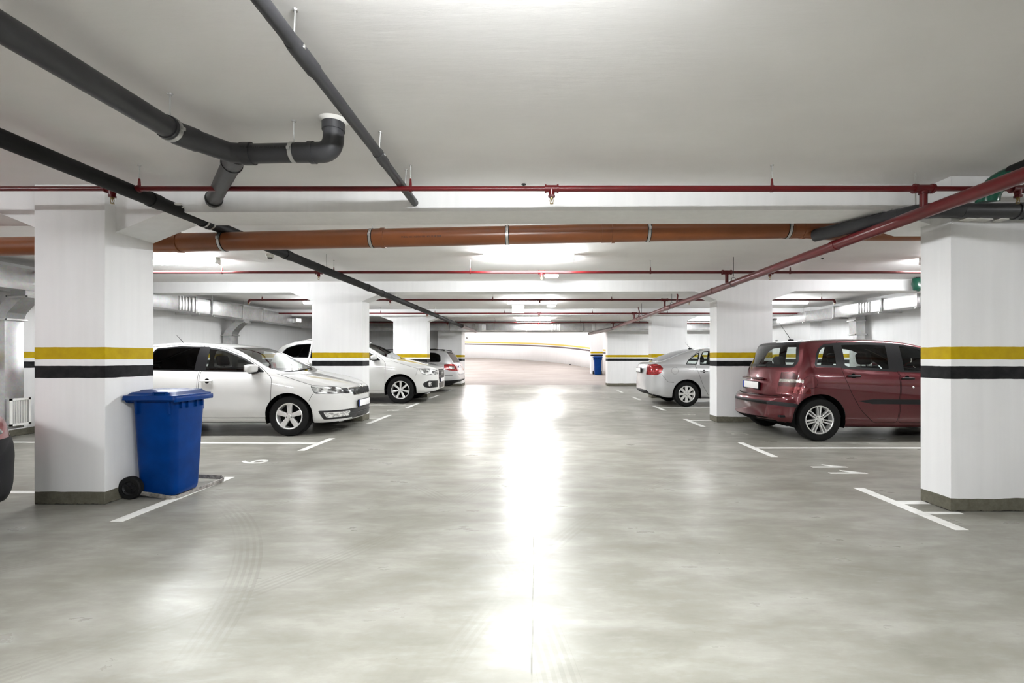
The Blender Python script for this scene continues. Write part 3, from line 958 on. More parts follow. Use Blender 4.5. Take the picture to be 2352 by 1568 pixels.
mb.build('hanger', 'zinc', r)
mb = MB()
for (x, z_, s) in ((3.44, 2.343, 0.09), (3.55, 2.341, 0.12), (3.70, 2.341, 0.07)):
    mb.box((x, 3.70, z_), (s, 0.07, 0.012), rot=(0, 0.03, 0.1), bev=0.005)
mb.build('plaster_smear', 'plaster', r)

# dark pipe with a green sleeve at the upper right
r = tag(empty('insulated_pipe', (0, 0, 0)), 'black pipe with green end above the thick red pipe, upper right corner', 'pipe')
MB().tube([(3.44, -7.5, 2.56), (3.40, 3.05, 2.545), (3.37, 3.28, 2.53)], 0.075, 28).build('pipe', 'dark_pvc', r)
MB().tube([(3.37, 3.24, 2.53)] + arc_pts((3.36, 3.30, 2.525), (3.345, 3.44, 2.52), (3.35, 3.45, 2.40), 8), 0.070, 28).build('green_bend', 'green_pvc', r)
mb = MB(); mb.tube([(3.405, 3.20, CZ), (3.405, 3.20, 2.61)], 0.0045, 8); mb.lathe([(0, 0), (0.016, 0), (0.012, -0.008), (0, -0.008)], (3.405, 3.20, CZ), (0, 0, 1), 12); mb.build('hanger', 'zinc', r)
# green bend by the second beam, peeping from behind the pillar
r = tag(empty('green_pipe_bend', (0, 0, 0)), 'glossy green pipe end hanging at the second beam, beside the right pillar edge', 'pipe')
MB().tube([(7.02, 8.55, 2.69), (7.02, 8.55, 2.60), (7.03, 8.55, 2.52), (7.06, 8.55, 2.50)], [0.085, 0.10, 0.095, 0.06], 24).build('pipe', 'green_pvc', r)
MB().tube([(6.99, 8.55, 2.69), (7.05, 8.55, 2.69)], 0.02, 12).build('collar', 'dark_pvc', r)

# =================================================================== DUCTS
def duct_run(name, label, x, side, y0, y1, flanges, grilles, flex, drops, z0=2.24, z1=2.56, w=0.42):
    """side = +1 when the wall is on the +x side"""
    r = tag(empty(name, (0, 0, 0)), label, 'ventilation duct', 'ventilation ducts along the side walls')
    cx = x
    def seg(a, b_):
        MB().box((cx, (a + b_) / 2, (z0 + z1) / 2), (w, b_ - a, z1 - z0), bev=0.004).build('duct_body', 'duct', r)
    cuts = sorted([y0, y1] + [v for f in flex for v in f])
    for a, b_ in zip(cuts[0::2], cuts[1::2]):
        seg(a, b_)
    for (a, b_) in flex:
        mb = MB()
        n_ = 9
        for q in range(n_):
            t = a + (b_ - a) * (q + 0.5) / n_
            mb.box((cx, t, (z0 + z1) / 2), (w - (0.02 if q % 2 else 0.05), (b_ - a) / n_ * 1.02, z1 - z0 - (0.02 if q % 2 else 0.05)), bev=0.002)
        mb.build('flexible_collar', 'zinc', r)
    for y in flanges:
        MB().box((cx, y, (z0 + z1) / 2), (w + 0.05, 0.045, z1 - z0 + 0.05), bev=0.003).build('flange', 'duct', r)
        mb = MB()
        mb.tube([(cx - side * (w / 2 + 0.03), y, CZ), (cx - side * (w / 2 + 0.03), y, z0 - 0.03)], 0.004, 6)
        mb.box((cx, y + 0.03, z0 - 0.035), (w + 0.10, 0.03, 0.025))
        mb.build('hanger', 'zinc', r)
    for y in grilles:
        gx = cx - side * (w / 2 + 0.05)
        g = MB().box((gx, y, (z0 + z1) / 2), (0.14, 0.30, 0.18), bev=0.004).build('outlet_box', 'duct', r)
        mb = MB()
        yy = y - 0.155
        for (dz, h_) in ((0.075, 0.02), (-0.075, 0.02)):
            mb.box((gx - side * 0.075, y, (z0 + z1) / 2 + dz), (0.02, 0.34, 0.03))
        for q in range(10):
            mb.box((gx - side * 0.075, y - 0.14 + q * 0.031, (z0 + z1) / 2), (0.012, 0.006, 0.14), rot=(0, 0, 0.5))
        mb.build('grille', 'zinc', g)
        MB().box((gx - side * 0.062, y, (z0 + z1) / 2), (0.02, 0.28, 0.13)).build('shadow_box', 'rubber', g)  # black sheet stands in for the shade behind the slats
    return r

def drop_duct(label, x_top, x_wall, y, side, z_top=2.24, z_bot=0.16, grille_y=None, w=0.26, dpt=0.22):
    r = tag(empty('duct_drop', (0, 0, 0)), label, 'ventilation duct', 'ducts dropping to the floor')
    def ringp(cx, cz, hx, hz_tilt=0.0):
        return [(cx - hx, y - w / 2, cz), (cx + hx, y - w / 2, cz), (cx + hx, y + w / 2, cz), (cx - hx, y + w / 2, cz)]
    mb = MB()
    hx = dpt / 2
    path = [(x_top, z_top), (x_top, z_top - 0.08), (x_top * 0.6 + x_wall * 0.4, z_top - 0.17), (x_wall + (x_top - x_wall) * 0.12, z_top - 0.33), (x_wall, z_top - 0.43)]
    for a, b_ in zip(path[:-1], path[1:]):
        R0, R1 = ringp(a[0], a[1], hx), ringp(b_[0], b_[1], hx)
        for q in range(4):
            q2 = (q + 1) % 4
            mb.poly([R0[q], R0[q2], R1[q2], R1[q]])
    bmesh.ops.remove_doubles(mb.bm, verts=mb.bm.verts, dist=1e-5)
    mb.build('offset_bend', 'duct', r, angle=20)
    zt = z_top - 0.43
    MB().box((x_wall, y, (zt + z_bot) / 2), (dpt, w, zt - z_bot), bev=0.004).build('duct_body', 'duct', r)
    for z_ in (zt, z_top - 0.09):
        xx = x_wall if z_ == zt else x_top
        MB().box((xx, y, z_), (dpt + 0.06, w + 0.06, 0.028), bev=0.003).build('flange', 'zinc', r)
        for sx in (-1, 1):
            MB().tube([(xx + sx * (dpt / 2 + 0.045), y - w / 2 - 0.02, z_), (xx + sx * (dpt / 2 + 0.02), y - w / 2 - 0.02, z_)], 0.010, 8).build('bolt', 'dark_metal', r)
    gx = x_wall - side * (dpt / 2)
    MB().box((gx - side * 0.05, y - 0.02, 0.42), (0.11, w - 0.06, 0.40), bev=0.004).build('outlet_box', 'duct', r)
    mb = MB()
    mb.box((gx - side * 0.11, y - 0.02, 0.42 + 0.19), (0.02, w + 0.02, 0.03))
    mb.box((gx - side * 0.11, y - 0.02, 0.42 - 0.19), (0.02, w + 0.02, 0.03))
    for s in (-1, 1):
        mb.box((gx - side * 0.11, y - 0.02 + s * (w / 2 - 0.005), 0.42), (0.02, 0.03, 0.41))
    for q in range(6):
        mb.box((gx - side * 0.108, y - 0.02 - w / 2 + 0.045 + q * (w - 0.09) / 5, 0.42), (0.02, 0.007, 0.36), rot=(0, 0, 0.4))
    mb.build('grille', 'white_plastic', r)
    MB().box((gx - side * 0.098, y - 0.02, 0.42), (0.01, w - 0.05, 0.36)).build('shadow_box', 'rubber', r)  # dark panel in place of the shade inside the floor outlet
    return r

duct_run('ventilation_duct', 'rectangular silver duct along the left wall above the white saloon', -7.80, -1, -7.5, 19.2,
         (4.8, 6.1, 8.2, 10.35, 10.85, 12.0, 12.9, 15.9, 18.2), (14.6,), ((9.85, 10.25),), ())
drop_duct('silver duct with a floor grille seen left of the near banded pillar', -7.72, -8.03, 7.05, -1)
drop_duct('silver duct dropping behind the roof of the white saloon', -7.72, -8.03, 12.2, -1)
duct_run('ventilation_duct', 'rectangular silver duct along the right wall above the dark red car', 7.90, 1, -7.5, 19.2,
         (6.5, 9.35, 10.35, 12.0, 13.3, 16.2, 18.0), (15.2,), ((10.7, 11.1),), (), z0=2.27, z1=2.53)
drop_duct('silver duct dropping behind the roof of the dark red car', 8.06, 8.08, 11.7, 1)
# cross duct at the end of the hall
r = tag(empty('ventilation_duct', (0, 0, 0)), 'silver duct running across the far end above the ramp opening', 'ventilation duct')
MB().box((-4.9, 19.45, 2.475), (5.6, 0.40, 0.27), bev=0.004).build('duct_body', 'duct', r)
MB().box((0.10, 19.45, 2.47), (4.4, 0.40, 0.26), bev=0.004).build('duct_body', 'duct', r)
MB().box((5.0, 19.45, 2.475), (5.4, 0.40, 0.27), bev=0.004).build('duct_body', 'duct', r)
for x in (-2.62, -0.42, 0.66, 0.98, 1.95, 3.1, 5.0, -4.6):
    MB().box((x, 19.45, 2.47), (0.05, 0.45, 0.32), bev=0.003).build('flange', 'zinc', r)
mb = MB()
for q in range(5):
    mb.box((0.70 + q * 0.06, 19.44, 2.47), (0.03, 0.42, 0.28), bev=0.002)
mb.build('flexible_collar', 'zinc', r)
mb = MB()
for x in (-1.75, 1.95, 2.45, -3.6):
    mb.tube([(x, 19.2, CZ), (x, 19.2, 2.32)], 0.008, 6)
mb.build('hanger', 'dark_metal', r)
MB().box((-2.36, 19.30, 2.50), (0.30, 0.35, 0.36), bev=0.01).build('duct_box', 'duct', r)
r = tag(empty('gap_shade', (0, 0, 0)), 'thin dark strip standing in for the shaded gap above the cross duct', 'shade strip')
MB().box((0.0, 18.95, 2.665), (15.4, 0.12, 0.045)).build('shade_strip', 'dark_metal', r)  # dark bar added in place of the shaded gap above the duct
# brown pipe under the left duct
tag(MB().tube([(-8.15, 7.9, 2.12), (-7.3, 7.9, 2.13)], 0.055, 20).build('drain_pipe', 'brown_pvc'), 'short brown pipe under the left duct, far left edge', 'pipe')

# =================================================================== SMALL CEILING THINGS
def small(name, label, cat, loc):
    return tag(empty(name, loc), label, cat)
r = small('detector_box', 'small grey detector box on the ceiling left of the aisle light', 'detector', (Xat(618, 6.6), 6.62, CZ))
MB().lathe([(0, 0), (0.052, 0), (0.052, -0.03), (0.044, -0.05), (0, -0.05)], (0, 0, 0), (0, 0, 1), 28).build('housing', 'grey_plastic', r)
MB().lathe([(0, -0.05), (0.034, -0.051), (0.032, -0.062), (0, -0.062)], (0, 0, 0), (0, 0, 1), 24).build('sensor', 'black_plastic', r)
r = small('smoke_detector', 'small round reddish detector below the nearest aisle light', 'detector', (Xat(1193, 7.0), 6.93, CZ))
MB().lathe([(0, 0), (0.045, 0), (0.045, -0.018), (0.030, -0.034), (0, -0.036)], (0, 0, 0), (0, 0, 1), 24).build('housing', 'white_plastic', r)
MB().lathe([(0.0455, -0.006), (0.0475, -0.006), (0.0475, -0.016), (0.0455, -0.016)], (0, 0, 0), (0, 0, 1), 24).build('ring', 'red_paint', r)
for (px_, D_, lab) in ((1203, 3.93, 'tiny black anchor on the ceiling above the near sprinkler head'), (1889, 6.9, 'tiny black anchor on the ceiling above the right bays'), (1168, 5.95, 'tiny black anchor on the ceiling in front of the aisle light')):
    r = small('ceiling_anchor', lab, 'anchor', (Xat(px_, D_), D_, CZ))
    MB().lathe([(0, 0), (0.020, 0), (0.020, -0.006), (0.006, -0.008), (0.006, -0.014), (0, -0.014)], (0, 0, 0), (0, 0, 1), 12).build('anchor', 'black_plastic', r)
def emergency(label, x, y):
    r = small('emergency_light', label, 'emergency light', (x, y, CZ))
    MB().box((0, 0, -0.025), (0.26, 0.08, 0.05), bev=0.010).build('housing', 'white_plastic', r)
    MB().box((0, 0, -0.054), (0.22, 0.06, 0.014), bev=0.005).build('lens', 'sign_light', r)
emergency('small white emergency light under the ceiling beside the second sprinkler head', Xat(1268, 7.9), 8.25)
emergency('small white emergency light right of the hanging exit sign', Xat(1266, 13.2), 13.2)
r = small('exit_sign', 'white hanging sign with a faint running figure below the second aisle light', 'sign', (Xat(1190, 13.0), 13.0, CZ))
MB().box((0, 0, -0.045), (0.34, 0.05, 0.05), bev=0.006).build('housing', 'white_plastic', r)
MB().box((0, 0, -0.155), (0.345, 0.02, 0.17), bev=0.003).build('panel', 'sign_light', r)
MT['sign_ink'] = simple('sign_ink', (0.62, 0.66, 0.62), 0.6)
mb = MB()
mb.box((-0.07, -0.0115, -0.115), (0.05, 0.002, 0.02), rot=(0, 0.5, 0))
mb.box((-0.02, -0.0115, -0.12), (0.02, 0.002, 0.05), rot=(0, 0.4, 0))
mb.box((0.03, -0.0115, -0.115), (0.06, 0.002, 0.018), rot=(0, -0.5, 0))
mb.box((0.09, -0.0115, -0.115), (0.03, 0.002, 0.05), rot=(0, 0.2, 0))
mb.box((-0.12, -0.0115, -0.12), (0.012, 0.002, 0.05), rot=(0, 0.1, 0))
mb.build('pictogram', 'sign_ink', r)
# small round plates on the ramp wall
for (px_, py_, D_, lab) in ((1073, 776, 38.6, 'small dark spot fitting high on the ramp wall'), (1309, 837, 31.8, 'small dark spot fitting low on the ramp wall')):
    r = small('wall_fitting', lab, 'fitting', (Xat(px_, D_), D_ - 0.25, EYE + (819 - py_) * D_ / F))
    MB().lathe([(0, 0.5), (0.03, 0.4), (0.045, 0.04), (0.04, -0.03), (0, -0.04)], (0, 0, 0), (0, 1, 0), 16).build('fitting', 'black_plastic', r)

# =================================================================== BINS
def make_bin(h=0.89, top=(0.41, 0.42), bot=(0.34, 0.345)):
    """front towards +x, hinge towards -x; origin on the floor under its middle"""
    r = empty('wheeled_bin', (0, 0, 0))
    # body with rounded corners, tapering
    def ringr(hx, hy, rad, z, cx=0.0, n=6):
        pts = []
        for (sx, sy, a0) in ((1, 1, 0), (-1, 1, PI / 2), (-1, -1, PI), (1, -1, 1.5 * PI)):
            for k in range(n + 1):
                a = a0 + PI / 2 * k / n
                pts.append((cx + sx * (hx - rad) + rad * math.cos(a), sy * (hy - rad) + rad * math.sin(a), z))
        return pts
    mb = MB()
    levels = []
    for t in (0.0, 0.02, 0.05, 0.3, 0.6, 0.9, 1.0):
        z = 0.012 + (h - 0.012) * t
        k = 0.95 if t == 0 else (0.985 if t == 0.02 else 1.0)
        hx = (bot[0] + (top[0] - bot[0]) * t) / 2 * k
        hy = (bot[1] + (top[1] - bot[1]) * t) / 2 * k
        levels.append([mb.bm.verts.new(p) for p in ringr(hx * 0.96, hy * 0.96, 0.055, z, cx=0.0)])
    n = len(levels[0])
    mb.bm.faces.new(levels[0][::-1])
    for A, B in zip(levels[:-1], levels[1:]):
        for k in range(n):
            mb.bm.faces.new([A[k], A[(k + 1) % n], B[(k + 1) % n], B[k]])
    mb.bm.faces.new(levels[-1])
    mb.build('body', 'blue', r)
    mb = MB()   # rim flange and ribs under it
    A = [mb.bm.verts.new(p) for p in ringr(top[0] / 2 + 0.012, top[1] / 2 + 0.018, 0.03, h - 0.032)]
    B = [mb.bm.verts.new(p) for p in ringr(top[0] / 2 + 0.018, top[1] / 2 + 0.024, 0.03, h)]
    mb.bm.faces.new(A[::-1]); mb.bm.faces.new(B)
    for k in range(n):
        mb.bm.faces.new([A[k], A[(k + 1) % n], B[(k + 1) % n], B[k]])
    for f in mb.bm.faces: f.tag = True
    for yy in (-0.13, 0.13, -0.055, 0.055):
        mb.box((top[0] / 2 - 0.004, yy, h - 0.065), (0.022, 0.010, 0.075))
    for yy in (-1, 1):
        for xx in (-0.13, 0.15):
            mb.box((xx, yy * (top[1] / 2 - 0.004), h - 0.085), (0.012, 0.022, 0.12))
    mb.box((top[0] / 2 + 0.018, 0, h - 0.018), (0.03, top[1] + 0.05, 0.045), bev=0.006)
    mb.build('rim', 'blue', r)
    mb = MB()   # lid, sloping up to a raised panel, overhanging at the front
    rr_ = [ringr(top[0] / 2 + 0.032, top[1] / 2 + 0.034, 0.03, h - 0.020, cx=-0.01), ringr(top[0] / 2 + 0.028, top[1] / 2 + 0.030, 0.03, h + 0.018, cx=-0.01),
           ringr(top[0] / 2 + 0.010, top[1] / 2 + 0.012, 0.03, h + 0.022, cx=-0.01), ringr(top[0] / 2 - 0.012, top[1] / 2 - 0.010, 0.04, h + 0.044, cx=-0.015),
           ringr(top[0] / 2 - 0.045, top[1] / 2 - 0.045, 0.05, h + 0.050, cx=-0.02), ringr(top[0] / 2 - 0.075, top[1] / 2 - 0.07, 0.05, h + 0.062, cx=-0.05), ringr(top[0] / 2 - 0.10, top[1] / 2 - 0.09, 0.05, h + 0.064, cx=-0.05)]
    rr_ = [[mb.bm.verts.new(p) for p in q] for q in rr_]
    mb.bm.faces.new(rr_[0][::-1]); mb.bm.faces.new(rr_[-1])
    for P_, Q_ in zip(rr_[:-1], rr_[1:]):
        for k in range(n):
            mb.bm.faces.new([P_[k], P_[(k + 1) % n], Q_[(k + 1) % n], Q_[k]])
    for f in mb.bm.faces: f.tag = True
    # hinge hood dropping towards the handle
    mb.prism([(-top[0] / 2 - 0.005, h + 0.030), (-top[0] / 2 - 0.055, h + 0.008), (-top[0] / 2 - 0.066, h - 0.022), (-top[0] / 2 - 0.04, h - 0.05), (-top[0] / 2 + 0.0, h - 0.010)], -top[1] / 2 + 0.03, top[1] / 2 - 0.03)
    lid = mb.build('lid', 'blue', r, angle=30)
    for s in (-1, 1):
        mb = MB()
        yy = s * (top[1] / 2 + 0.004)
        mb.box((0.08, yy, h + 0.046), (0.12, 0.020, 0.012), bev=0.005)
        mb.box((0.025, yy, h + 0.034), (0.014, 0.020, 0.026))
        mb.box((0.135, yy, h + 0.034), (0.014, 0.020, 0.026))
        mb.build('lid_grip', 'blue', lid)
    mb = MB()
    mb.tube([(-top[0] / 2 - 0.045, -top[1] / 2 + 0.05, h - 0.035), (-top[0] / 2 - 0.045, top[1] / 2 - 0.05, h - 0.035)], 0.014, 14)
    for s in (-1, 0, 1):
        mb.box((-top[0] / 2 - 0.015, s * (top[1] / 2 - 0.06), h - 0.035), (0.06, 0.02, 0.035))
    mb.build('handle', 'blue', r)
    MB().tube([(-bot[0] / 2 - 0.005, -0.225, 0.10), (-bot[0] / 2 - 0.005, 0.225, 0.10)], 0.011, 12).build('axle', 'dark_metal', r)
    for s in (-1, 1):
        mb = MB()
        c_ = (-bot[0] / 2 - 0.005, s * 0.215, 0.10)
        mb.lathe([(0.066, -0.024), (0.090, -0.026), (0.099, -0.018), (0.100, 0.0), (0.099, 0.018), (0.090, 0.026), (0.066, 0.024)], c_, (0, 1, 0), 36)
        w_ = mb.build('wheel', 'tyre', r)
        mb = MB()
        mb.lathe([(0.0, s * 0.024), (0.018, s * 0.024), (0.022, s * 0.012), (0.050, s * 0.010), (0.060, s * 0.020), (0.068, s * 0.020), (0.068, -s * 0.02), (0.0, -s * 0.02)], c_, (0, 1, 0), 36)
        for k in range(5):
            a = 2 * PI * k / 5
            mb.box((c_[0] + math.cos(a) * 0.04, c_[1] + s * 0.014, c_[2] + math.sin(a) * 0.04), (0.045, 0.008, 0.010), rot=(0, -a, 0))
        mb.build('hub', 'black_plastic', w_)
    return r
bin1 = make_bin()
bin1.location = (-3.39, 4.30, 0)
bin1.rotation_euler = (0, 0, 0.01)
tag(bin1, 'large blue wheeled bin standing beside the near left pillar', 'bin', 'blue wheeled bins')
bin2 = copy_tree(bin1)
bz2 = ramp_height(3.46, 26.2)
bin2.location = (3.46, 26.25, bz2 + 0.01)
bin2.rotation_euler = (0, 0, -PI / 2)
bin2.scale = (1.05, 1.05, 1.10)
tag(bin2, 'small distant blue wheeled bin in front of the narrow ramp pillar', 'bin', 'blue wheeled bins')
# steel hoop on the floor around the bin foot
mb = MB()
hoop = [(-3.60, 4.10, 0.055), (-3.40, 4.085, 0.035), (-3.205, 4.07, 0.008), (-3.18, 4.08, 0.008), (-3.165, 4.11, 0.008), (-3.135, 4.62, 0.012), (-3.145, 4.66, 0.014), (-3.18, 4.68, 0.03), (-3.55, 4.66, 0.055)]
prev = None
for q in range(len(hoop) - 1):
    a, b_ = Vector(hoop[q]), Vector(hoop[q + 1])
    dd = b_ - a
    ang = math.atan2(dd.y, dd.x)
    mb.box((a + b_) / 2 + Vector((0, 0, 0.006)), (dd.length + 0.008, 0.010, 0.034), rot=(0, -math.asin(dd.z / dd.length), ang), bev=0.002)
MT['worn_steel'] = simple('worn_steel', (0.33, 0.31, 0.29), 0.5, 0.5, var=0.6, vscale=30)
tag(mb.build('steel_hoop', 'worn_steel'), 'bent flat steel hoop lying around the foot of the large bin', 'steel hoop')

# =================================================================== CARS
def pchip(pts):
    xs = [p[0] for p in pts]; ys = [p[1] for p in pts]
    n = len(xs)
    h = [xs[i + 1] - xs[i] for i in range(n - 1)]
    dl = [(ys[i + 1] - ys[i]) / h[i] for i in range(n - 1)]
    m_ = [0.0] * n
    m_[0], m_[-1] = dl[0], dl[-1]
    for i in range(1, n - 1):
        if dl[i - 1] * dl[i] > 0:
            w1, w2 = 2 * h[i] + h[i - 1], h[i] + 2 * h[i - 1]
            m_[i] = (w1 + w2) / (w1 / dl[i - 1] + w2 / dl[i])
    def f(x):
        if x <= xs[0]: return ys[0]
        if x >= xs[-1]: return ys[-1]
        i = max(j for j in range(n - 1) if xs[j] <= x)
        t = (x - xs[i]) / h[i]
        return ((2 * t ** 3 - 3 * t ** 2 + 1) * ys[i] + (t ** 3 - 2 * t ** 2 + t) * h[i] * m_[i] + (-2 * t ** 3 + 3 * t ** 2) * ys[i + 1] + (t ** 3 - t ** 2) * h[i] * m_[i + 1])
    return f

def roundpoly(pts, r, n=4):
    out = []
    N = len(pts)
    for i in range(N):
        p0, p1, p2 = Vector(pts[i - 1]), Vector(pts[i]), Vector(pts[(i + 1) % N])
        rr = r[i] if isinstance(r, (list, tuple)) else r
        if rr <= 0:
            out.append(tuple(p1)); continue
        a = p1 + (p0 - p1).normalized() * min(rr, (p0 - p1).length * 0.45)
        b_ = p1 + (p2 - p1).normalized() * min(rr, (p2 - p1).length * 0.45)
        for k in range(n + 1):
            t = k / n
            q = a * (1 - t) ** 2 + p1 * 2 * t * (1 - t) + b_ * t * t
            out.append(tuple(q))
    return out

PROF = pchip([(0.0, 0.90), (0.10, 0.955), (0.28, 0.985), (0.5, 0.992), (0.68, 1.0), (0.82, 0.992), (0.93, 0.972), (1.0, 0.935)])

class CarBody:
    def __init__(self, sp):
        self.sp = sp
        L = self.L = sp['L']
        self.zt, self.zs, self.w, self.zb = (pchip(sp[k]) for k in ('zt', 'zs', 'w', 'zb'))
        st = [0, .006, .015, .03, .05, .075, .105, .14, .18, .225, .275, .33, .39]
        n_ = int((L - 0.78) / 0.055)
        st += [0.39 + (L - 0.78) * (i + 1) / n_ for i in range(n_)]
        st += [L - x for x in [.33, .275, .225, .18, .14, .105, .075, .05, .03, .015, .006, 0]]
        self.S = st
        self.bm = bmesh.new()
        self.fid = self.bm.faces.layers.int.new('pid')
        self.names = {0: ('body', sp['paint'], None)}
        rings = []
        for s in st:
            half = self.section(s)
            m0 = len(half)
            ring = [self.bm.verts.new((s, y, z)) for (y, z) in half]
            ring += [self.bm.verts.new((s, -y, z)) for (y, z) in half[1:-1][::-1]]
            rings.append(ring)
        def bow(x, y):
            bf = sp.get('bow_front'); br = sp.get('bow_rear')
            if bf and x < bf[0]:
                t = 1 - x / bf[0]; t = t * t * (3 - 2 * t)
                x = x + bf[1] * y * y * t
            if br and x > br[0]:
                t = (x - br[0]) / (L - br[0]); t = min(1, t * 1.3); t = t * t * (3 - 2 * t)
                x = x - br[1] * y * y * t
            return x
        for ring in rings:
            for v in ring:
                v.co.x = bow(v.co.x, v.co.y)
        N = len(rings[0])
        for A, B in zip(rings[:-1], rings[1:]):
            for k in range(N):
                self.bm.faces.new([A[k], A[(k + 1) % N], B[(k + 1) % N], B[k]])
        self.bm.faces.new(rings[0]); self.bm.faces.new(rings[-1][::-1])
        bmesh.ops.recalc_face_normals(self.bm, faces=self.bm.faces)
        self.bm.normal_update()
        for f in self.bm.faces:
            if f.normal.z < -0.75:
                f.material_index = 1

    def section(self, s):
        w, zb, zs, zt = self.w(s), self.zb(s), self.zs(s), self.zt(s)
        zs = min(zs, zt - 0.02)
        pts = [(0, zb), (w * 0.45, zb), (w * 0.80, zb), (w * 0.87, zb + 0.004)]
        nl = 17
        for i in range(nl + 1):
            t = i / nl
            pts.append((w * PROF(t), zb + 0.015 + (zs - zb - 0.015) * t))
        h = zt - zs
        ws = w * PROF(1.0)
        tum = self.sp.get('tumble', 0.34)
        k = min(1.0, h / 0.40)
        P1 = (ws - tum * h * 0.86, h * 0.86)
        ctl = (P1[0] - tum * h * 0.10, h * (0.955))
        P2 = (P1[0] - (0.05 + 0.06 * k) * min(1, w / 0.7), h * 0.972)
        ns = 10
        for i in range(1, ns + 1):
            t = i / ns
            # slight outward belly of the side glass
            b_ = 0.012 * math.sin(PI * t) * k
            pts.append((ws + (P1[0] - ws) * t + b_, zs + P1[1] * t))
        for i in range(1, 7):
            t = i / 6
            pts.append((P1[0] * (1 - t) ** 2 + ctl[0] * 2 * t * (1 - t) + P2[0] * t * t, zs + P1[1] * (1 - t) ** 2 + ctl[1] * 2 * t * (1 - t) + P2[1] * t * t))
        for i in range(1, 8):
            t = 1 - i / 7
            y = P2[0] * t
            pts.append((y, zs + h - (h - P2[1]) * t * t))
        return pts

    def y_at(self, s, z, sign=1):
        pts = self.section(s)
        for (y0, z0), (y1, z1) in zip(pts[3:], pts[4:]):
            if z0 <= z <= z1 and z1 > z0:
                return sign * (y0 + (y1 - y0) * (z - z0) / (z1 - z0))
        return sign * pts[8][0]

    def region(self, poly, axes, pred, pid=None, mi=None, inset=0.0, delete=False):
        ia, ib = {'s': 0, 'y': 1, 'z': 2}[axes[0]], {'s': 0, 'y': 1, 'z': 2}[axes[1]]
        c = Vector((sum(p[0] for p in poly) / len(poly), sum(p[1] for p in poly) / len(poly)))
        lo = (min(p[0] for p in poly), min(p[1] for p in poly)); hi = (max(p[0] for p in poly), max(p[1] for p in poly))
        cand = []
        for f in self.bm.faces:
            co = f.calc_center_median()
            if not pred(co, f.normal):
                continue
            a = [v.co[ia] for v in f.verts]; b_ = [v.co[ib] for v in f.verts]
            if max(a) < lo[0] or min(a) > hi[0] or max(b_) < lo[1] or min(b_) > hi[1]:
                continue
            cand.append(f)
        for i in range(len(poly)):
            p, q = Vector(poly[i]), Vector(poly[(i + 1) % len(poly)])
            d = q - p
            if d.length < 1e-6 or not cand:
                continue
            nrm = Vector((d.y, -d.x)).normalized()
            if nrm.dot(p - c) < 0:
                nrm = -nrm
            pp = p - nrm * inset
            co3 = Vector((0, 0, 0)); co3[ia] = pp.x; co3[ib] = pp.y
            n3 = Vector((0, 0, 0)); n3[ia] = nrm.x; n3[ib] = nrm.y
            geom = set(cand)
            for f in cand:
                geom.update(f.edges); geom.update(f.verts)
            res = bmesh.ops.bisect_plane(self.bm, geom=list(geom), dist=1e-5, plane_co=co3, plane_no=n3)
            fs = [g for g in res['geom'] if isinstance(g, bmesh.types.BMFace)]
            cand = [f for f in fs if f.is_valid and (f.calc_center_median() - co3).dot(n3) < 0]
        if delete:
            bmesh.ops.delete(self.bm, geom=cand, context='FACES')
            return []
        for f in cand:
            if pid is not None: f[self.fid] = pid
            if mi is not None: f.material_index = mi
        return cand

    def pid(self, name, mat, parent=None):
        k = len(self.names)
        self.names[k] = (name, mat, parent)
        return k

